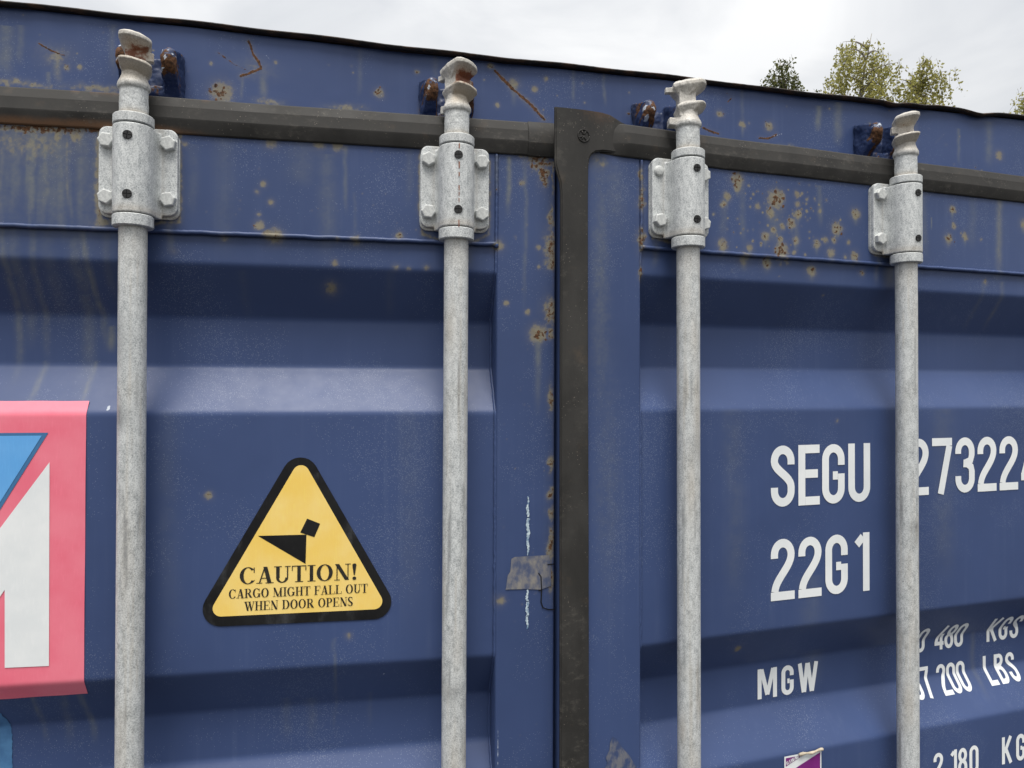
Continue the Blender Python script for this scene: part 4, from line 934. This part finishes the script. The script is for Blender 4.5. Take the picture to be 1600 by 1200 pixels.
# ================================================================ stickers (things of their own)
def polyprint(name, pts, off, mat, parent, M, surf_d):
    return obj(name, [(u, -(surf_d + .0004 + off), z) for u, z in pts], [tuple(range(len(pts)))[::-1]], mat, parent, M, False)
FLAT = -RECESS + .0006
def rounded(tri, r, n=9):
    out = []
    for i in range(3):
        p, a, b = np.array(tri[i]), np.array(tri[i-1]), np.array(tri[(i+1) % 3]); da = (a-p)/np.hypot(*(a-p)); db = (b-p)/np.hypot(*(b-p))
        half = math.acos(np.clip(da @ db, -1, 1))/2; L = r/math.tan(half); bis = (da + db)/np.hypot(*(da + db)); c = p + bis*r/math.sin(half)
        s = p + da*L - c; e = p + db*L - c; a0 = math.atan2(s[1], s[0]); a1 = math.atan2(e[1], e[0]); dlt = (a1 - a0 + PI) % (2*PI) - PI
        out += [tuple(c + r*np.array((math.cos(a0 + dlt*t), math.sin(a0 + dlt*t)))) for t in np.linspace(0, 1, n)]
    return out
st = tag(empty('caution_sticker', M_L @ T(-.24, 0, -.2735)), 'yellow triangular caution sticker with thick black border', 'sticker')
iS = lambda u, z: (u + .24, z + .2735)
q = lambda x, y: iS(*px(x, y, M_L, FLAT))
# outer edges of the border, from points along its three straight sides
def meet(a, b, c, d):
    a, b, c, d = map(np.array, (a, b, c, d)); t = np.linalg.solve(np.stack([b - a, c - d], 1), c - a); return tuple(a + t[0]*(b - a))
eL = (q(326, 929), q(444, 730)); eR = (q(496, 732), q(602, 916)); eB = (q(345, 978.5), q(585, 967.5))
triO = [meet(*eL, *eR), meet(*eR, *eB), meet(*eB, *eL)]
polyprint('border', rounded(triO, .027), .0004, VBLACK, st, None, FLAT)
iL = (q(338, 938), q(458, 735)); iR = (q(484, 737), q(592, 926)); iB = (q(346, 963), q(580, 952))
triI = [meet(*iL, *iR), meet(*iR, *iB), meet(*iB, *iL)]
polyprint('face', rounded(triI, .0125), .0007, VYEL, st, None, FLAT)
polyprint('pictogram', [q(*p) for p in ((403, 837), (477.6, 880.8), (479, 835))], .0010, VBLACK, st, None, FLAT)
polyprint('pictogram', [q(*p) for p in ((480, 810), (469.3, 831.8), (491.2, 839), (500.3, 818))], .0011, VBLACK, st, None, FLAT)
ssurf = lambda u, z, off: (u, -(FLAT + .0011 + off), z)
for txt, a, b, h in (('CAUTION!', (374, 912.5), (560, 905), .0258), ('CARGO MIGHT FALL OUT', (357.5, 935.5), (575, 925), .0142), ('WHEN DOOR OPENS', (381.5, 954), (552, 946), .0142)):
    (u0, za), (u1, zb) = q(*a), q(*b); serif_line(st, None, ssurf, txt, u0, u1, (za + zb)/2, h*KZ, INK, 'lettering', 'black serif words ' + txt)

# logo sheet on the left door, wrapped over the corrugation
uR = pxs(133.5, 850, M_L)[0]; zt = pxs(100, 626.5, M_L, .001)[1]; zb_ = pxs(100, 1086, M_L, .001)[1]
lg = tag(empty('logo_sheet', M_L @ T(uR - .3, 0, -.25)), 'large faded red vinyl sheet with blue and white shapes on the left door', 'decal')
us = np.linspace(uR - .44, uR, 40); zs = np.linspace(zb_, zt, 150)
v = []; f = []
for i, u in enumerate(us):
    for j, z in enumerate(zs):
        lift = .0007*max(0, 1 - (zt - z)/.012)*(1 + math.sin(u*55)*.5) + .0006*max(0, 1 - (z - zb_)/.010)*(.5 + .5*math.sin(u*37 + 1)) + .0008*max(0, 1 - (uR - u)/.006)*(.5 + .5*math.sin(z*33))
        v.append((u - uR + .3, -(float(prof(z)) + .0011 + lift), z + .25 + (.0002*math.sin(u*90) if j in (0, len(zs)-1) else 0)))
for i in range(len(us) - 1):
    for j in range(len(zs) - 1): n = len(zs); f.append((i*n + j, (i+1)*n + j, (i+1)*n + j + 1, i*n + j + 1))
obj('red_ground', v, f, VPINK, lg)
ql = lambda x, y: (lambda p: (p[0] - uR + .3, p[1] + .25))(px(x, y, M_L, FLAT))
D0 = -RECESS + .0009
tl = ql(76, 676); th_ = ql(0, 797)
slope = (th_[1] - tl[1])/(th_[0] - tl[0])
zlo = zb_ + .25 + .055; xl_ = tl[0] + (zlo - tl[1])/slope
polyprint('blue_edge', [tl, (xl_, tl[1]), (xl_, tl[1] + slope*(xl_ - tl[0]))], .0004, VBLUE_D, lg, None, D0)
t2 = (tl[0] - .0085, tl[1] - .0042)
polyprint('blue_triangle', [t2, (xl_, t2[1]), (xl_, t2[1] + slope*(xl_ - t2[0]) + .0002)], .0008, VBLUE, lg, None, D0)
a = ql(78, 722); b = ql(77, 1040); c = ql(8, 1043); d = ql(8, 921); e = ql(0, 933); g_ = ql(0, 826)
s1 = (g_[1] - a[1])/(g_[0] - a[0]); s2 = (e[1] - d[1])/(e[0] - d[0]); zlo = c[1]; xw1 = a[0] + (zlo - a[1])/s1; xw2 = d[0] + (zlo - d[1])/s2
polyprint('white_shape', [a, (xw1, zlo), (xw2, zlo), d, c, b], .0006, WHITE, lg, None, D0)

# cleaning label low on the right door
cu = pxs(1225, 1183, M_R)[0]; cz = pxs(1225, 1183, M_R)[1]
cl = tag(empty('cleaning_label', M_R @ T(cu, 0, cz)), 'small purple and white paper label with torn curled top edge', 'label')
w_, h_ = .082, .11
csurf = lambda u, z, off: (u, -(dsurf(1, u + cu, z + cz) + off + .0006), z)
def cgrid(name, pts4, off, mat, n=8):
    P4 = [np.array(p) for p in pts4]; v = []; f = []
    for i in range(n + 1):
        for j in range(n + 1):
            s_, t_ = i/n, j/n; p = (1-s_)*(1-t_)*P4[0] + s_*(1-t_)*P4[1] + s_*t_*P4[2] + (1-s_)*t_*P4[3]; v.append(csurf(p[0], p[1], off))
    for i in range(n):
        for j in range(n): f.append((i*(n+1) + j, (i+1)*(n+1) + j, (i+1)*(n+1) + j + 1, i*(n+1) + j + 1))
    return obj(name, v, f, mat, cl, None, False)
cgrid('sheet', [(0, -h_), (w_, -h_), (w_, .001), (0, .001)], .0004, WHITE)
cgrid('heading_band', [(.003, -.017), (.040, -.003), (.030, -.002), (.003, -.002)], .0008, VPURPLE)
cgrid('purple_field', [(.016, -h_ + .004), (w_ - .003, -h_ + .004), (w_ - .003, -.003), (.016, -.026)], .0008, VPURPLE)
p = Print(lambda u, z, off: csurf(u*math.cos(.33) - z*math.sin(.33) + .005, u*math.sin(.33) + z*math.cos(.33) - .0145, off + .0008)); x = 0
for ch in 'CLEANING/BOX':
    gl = {'C': sans('G')[:1], 'A': [[(.03, 0), (.23, 1)], [(.43, 0), (.26, 1)]], 'I': [[(.2, 0), (.2, 1)]], 'N': [[(.07, 0), (.07, 1)], [(.12, .95), (.34, .05)], [(.39, 0), (.39, 1)]], '/': [[(.05, 0), (.4, 1)]], 'O': sans('0'), 'X': [[(.05, 0), (.4, 1)], [(.4, 0), (.26, .42)]]}.get(ch) or sans(ch)
    for s_ in gl: p.stroke([(x + aa*.0058, bb*.0062) for aa, bb in s_], .0010)
    x += .0034
p.done('lettering', WHITE, cl)
bm = bmesh.new(); tube(bm, [(.030 + .052*t_, -(float(prof(cz)) + .004 + .001*math.sin(t_*3)), .001 + .002*t_ + .001*math.sin(t_*9)) for t_ in np.linspace(0, 1, 16)], lambda i: .0024 + .0005*math.sin(i), 8)
frombm('curl', bm, CURL, cl)

# tape, pen marks and chalk on the left stile
tp_ = [px(x, y, M_L) for x, y in ((790, 921), (793, 899), (797, 893), (799, 873), (804, 870), (858, 867), (860, 880), (861, 915), (845, 921), (820, 920))]
o0 = tp_[0]
tag(obj('tape_patch', [(u - o0[0], -.0012, z - o0[1]) for u, z in tp_], [tuple(range(len(tp_)))], TAPE, None, M_L @ T(o0[0], 0, o0[1]), False), 'old greyish beige tape patch on left door edge beside the gasket', 'tape')
def penline(name, pts, w_, off, parent):
    p = Print(lambda u, z, o_: (u, -(off + o_*.3), z)); p.stroke([px(x, y, M_L) for x, y in pts], w_); return p.done(name, PEN, parent, None)
for pts in (((841, 895), (845, 901), (846, 922), (845, 940), (848, 949), (856, 952), (867, 952)), ((855, 882), (860, 881.5), (866, 881)), ((846, 921), (841, 923))):
    penline('marker_line', pts, .0020, .0014, doors['L'])
def chalk(y0, y1, x):
    v = []; f = []; n = 46
    for i in range(n + 1):
        y = y0 + (y1 - y0)*i/n; u, z = px(x + .8*math.sin(i*.5), y, M_L); e = math.sin(PI*min(1, max(.05, i/n)))**.4
        wl_ = .0026*e*(.5 + .8*random.random()); wr__ = .0026*e*(.5 + .8*random.random()); v += [(u - wl_, -.0016, z), (u + wr__, -.0016, z)]
    f = [(2*i, 2*i+1, 2*i+3, 2*i+2) for i in range(n) if random.random() > .06]
    obj('chalk_mark', v, f, CHALK, doors['L'], None, False)
chalk(775, 868, 824.5); chalk(921, 983, 823.5)
# torn paper residue low on the right stile
pr_ = [px(x, y, M_R) for x, y in ((945, 1200), (949, 1192), (946, 1183), (952, 1172), (953, 1160), (957, 1151), (963, 1154), (972, 1168), (983, 1180), (992, 1196), (1000, 1215), (940, 1215))]
o0 = pr_[0]
tag(obj('paper_residue', [(u - o0[0], -.0010, z - o0[1]) for u, z in pr_], [tuple(range(len(pr_)))[::-1]], PAPER, None, M_R @ T(o0[0], 0, o0[1]), False), 'torn grey paper residue low on the right door beside the gasket', 'paper scrap')
# remnant of a light blue film below the logo sheet
rm_ = [pxs(x, y, M_L) for x, y in ((-30, 1116), (4, 1118), (12, 1124), (16, 1131), (19, 1142), (20, 1160), (19, 1180), (21, 1215), (-30, 1215))]
v = []; f = []; n = 30
ztop, zbot = rm_[0][1], rm_[-1][1]
ed = sorted([(z, u) for u, z in rm_[1:-1]])
for i in range(n + 1):
    z = zbot + (ztop - zbot)*i/n; ue = float(np.interp(z, [e_[0] for e_ in ed], [e_[1] for e_ in ed])) + random.uniform(-.0008, .0008)
    for j in range(5): u = (ue - .12) + .12*j/4; v.append((u - rm_[0][0], -(float(prof(z)) + .0010), z - ztop))
for i in range(n):
    for j in range(4): f.append((i*5 + j, i*5 + j + 1, (i+1)*5 + j + 1, (i+1)*5 + j))
tag(obj('blue_film_remnant', v, f, REMN, None, M_L @ T(rm_[0][0], 0, ztop), False), 'peeling light blue film remnant below the red logo sheet', 'film')

# ================================================================ trees behind
def mat_leaf(name, c1, c2):
    g = G(name); n = g.noise(1.3, 3); rnd = g.n('ShaderNodeNewGeometry').outputs['Random Per Island']
    col = g.mix(g.math('ADD', g.math('MULTIPLY', n, .5), g.math('MULTIPLY', rnd, .5)), c1, c2)
    g.fin(col, .6, 0, .3)
    tr = g.n('ShaderNodeBsdfTranslucent'); lk(g.t, g.mix(.5, col, (.20, .19, .06)), tr.inputs[0]); mxs = g.n('ShaderNodeMixShader'); mxs.inputs[0].default_value = .62
    lk(g.t, g.b.outputs[0], mxs.inputs[1]); lk(g.t, tr.outputs[0], mxs.inputs[2]); lk(g.t, mxs.outputs[0], g.out.inputs[0]); return g.m
LEAF = mat_leaf('birch_leaves', (.30, .31, .09), (.58, .53, .19)); LEAFD = mat_leaf('dark_leaves', (.05, .075, .024), (.10, .12, .04))
BARK = mat_simple('birch_bark', (.10, .085, .07), (.42, .40, .36), 9, .85, .4, 5, (1, 1, .25)); TWIG = mat_simple('twig_bark', (.06, .045, .03), (.10, .08, .055), 40, .9)
def birch(name, x, y, dist, spread, top_y, leafmat, label, seed, weep=1.0, dens=.62):
    """x, top_y: photo pixel of the crown's tip; the trunk stands dist metres away on the ground"""
    rd = random.Random(seed); o, r = ray(x, top_y); hl = math.hypot(r.x, r.y); tip = o + r*(dist/hl); base = Vector((tip.x, tip.y, 0)); Ht = tip.z
    root = tag(empty(name, T(*base)), label, 'tree', 'trees behind the container')
    bm = bmesh.new(); tw = bmesh.new(); n = 14; ph = rd.uniform(0, 6)
    tr = [Vector((.35*math.sin(i*.4 + ph)*(i/n), .3*math.cos(i*.5 + ph)*(i/n), Ht*.97*i/n)) for i in range(n + 1)]
    tr = [p - Vector((tr[-1].x, tr[-1].y, 0))*(i/n) for i, p in enumerate(tr)]
    r0 = Ht*.011
    tube(bm, tr, lambda i: r0*(1 - i/n)**.8 + .008, 8)
    leaves = []
    def leafrow(p, L, droop):
        m = max(2, int(L/.075*dens)); q_ = Vector(p); d = Vector((rd.gauss(0, .25), rd.gauss(0, .25), -1*droop + rd.gauss(0, .12))).normalized(); pts = [q_.copy()]
        for i in range(m):
            q_ = q_ + d*(L/m); d = (d + Vector((rd.gauss(0, .10), rd.gauss(0, .10), -.06*weep))).normalized(); pts.append(q_.copy())
            for _ in range(3):
                c = q_ + Vector((rd.gauss(0, .055), rd.gauss(0, .055), rd.gauss(0, .05))); leaves.append(c)
        tube(tw, pts, .0035, 3)
    nb = int(34*Ht/12)
    for b in range(nb):
        t = .34 + .64*(b + rd.random())/nb; zc = Ht*.97*t; i = min(n - 1, int(t*n)); p0 = tr[i].lerp(tr[i+1], t*n - i)
        az = b*2.4 + rd.uniform(-.5, .5); env = math.sin(PI*min(1, (1.03 - t)/.72))**.75
        L = spread*(.25 + .75*env)*rd.uniform(.6, 1.1); up = .75 if t > .75 else .45
        d = Vector((math.cos(az), math.sin(az), up + rd.uniform(-.2, .3))).normalized(); q_ = p0.copy(); pts = [q_.copy()]; m = 8
        for k_ in range(m):
            q_ = q_ + d*(L/m); d = (d + Vector((rd.gauss(0, .12), rd.gauss(0, .12), -.11*weep + rd.gauss(0, .05)))).normalized(); pts.append(q_.copy())
            if k_ >= 1:
                for _ in range(3 if k_ < 4 else 4):
                    if rd.random() < .8: leafrow(q_ + Vector((rd.gauss(0, .10), rd.gauss(0, .10), rd.gauss(0, .08))), rd.uniform(.30, 1.30)*(.6 + .4*weep), .8*weep + .15)
        tube(bm, pts, lambda i_: max(.006, r0*.30*(1 - i_/m)), 5)
    for k_ in range(int(9)): leafrow(tr[-1] + Vector((rd.gauss(0, .14), rd.gauss(0, .14), rd.uniform(-.9, .05))), rd.uniform(.2, .5), .6)
    frombm('trunk', bm, BARK, root); frombm('twigs', tw, TWIG, root)
    L_ = len(leaves); V = np.zeros((L_*4, 3)); cc = np.array([l[:] for l in leaves])
    rg = np.random.default_rng(seed); a = rg.normal(size=(L_, 3)); a /= np.linalg.norm(a, axis=1)[:, None]; b = rg.normal(size=(L_, 3)); b -= (a*b).sum(1)[:, None]*a; b /= np.linalg.norm(b, axis=1)[:, None]
    s_ = rg.uniform(.026, .046, (L_, 1))
    V[0::4] = cc - a*s_*1.3; V[1::4] = cc + b*s_*.85; V[2::4] = cc + a*s_*1.3; V[3::4] = cc - b*s_*.85
    F = np.arange(L_*4).reshape(-1, 4)
    me = bpy.data.meshes.new('crown'); me.vertices.add(len(V)); me.vertices.foreach_set('co', V.astype(np.float32).ravel()); me.loops.add(F.size); me.loops.foreach_set('vertex_index', F.astype(np.int32).ravel()); me.polygons.add(L_); me.polygons.foreach_set('loop_start', np.arange(0, F.size, 4, dtype=np.int32)); me.update(calc_edges=True)
    link('crown', me, leafmat, root, None, False)
    return root
birch('birch_tree', 1362, 0, 24, 2.0, 32, LEAF, 'tallest yellowish birch crown rising above the container rim', 3)
birch('birch_tree', 1446, 0, 25, 1.4, 72, LEAF, 'shorter birch crown just right of the tallest one', 8)
birch('birch_tree', 1218, 0, 26, .8, 72, LEAFD, 'small dark green tree top left of the tall birch', 5, .7)
birch('birch_tree', 1612, 0, 27, .9, 112, LEAF, 'tree crown cut off by the right edge of the photo', 12)
birch('birch_tree', 1568, 0, 30, .8, 160, LEAF, 'lowest leafy tip just left of the cut off crown', 15, .8)

# every sheet, casting and seal without a wear layer of its own gets an empty one
for me in bpy.data.meshes:
    if me.materials and me.materials[0] in (PAINT, KPAINT, GALV, CAST, RUBBER) and 'wear' not in me.color_attributes:
        if me in (BRK, BKP):
            co = np.array([v.co[:] for v in me.vertices]); z = co[:, 2]; n = fbm(co[:, 0]*60 + 9, z*60 + 4)
            edge = sm(co[:, 1], DB - .0135, DB - .0115)*np.exp(-((abs(co[:, 0]) - .031)/.006)**2); low = .5*np.exp(-((z - .250)/.006)**2)
            H = np.clip((edge*.7 + low)*(.3 + n), 0, 1); A = np.clip(.55*edge*(.3 + n), 0, 1); setwear(me, np.stack([0*z, H, .15*sm(n, .5, .7), A], -1))
        else: setwear(me, np.zeros((len(me.vertices), 4)))
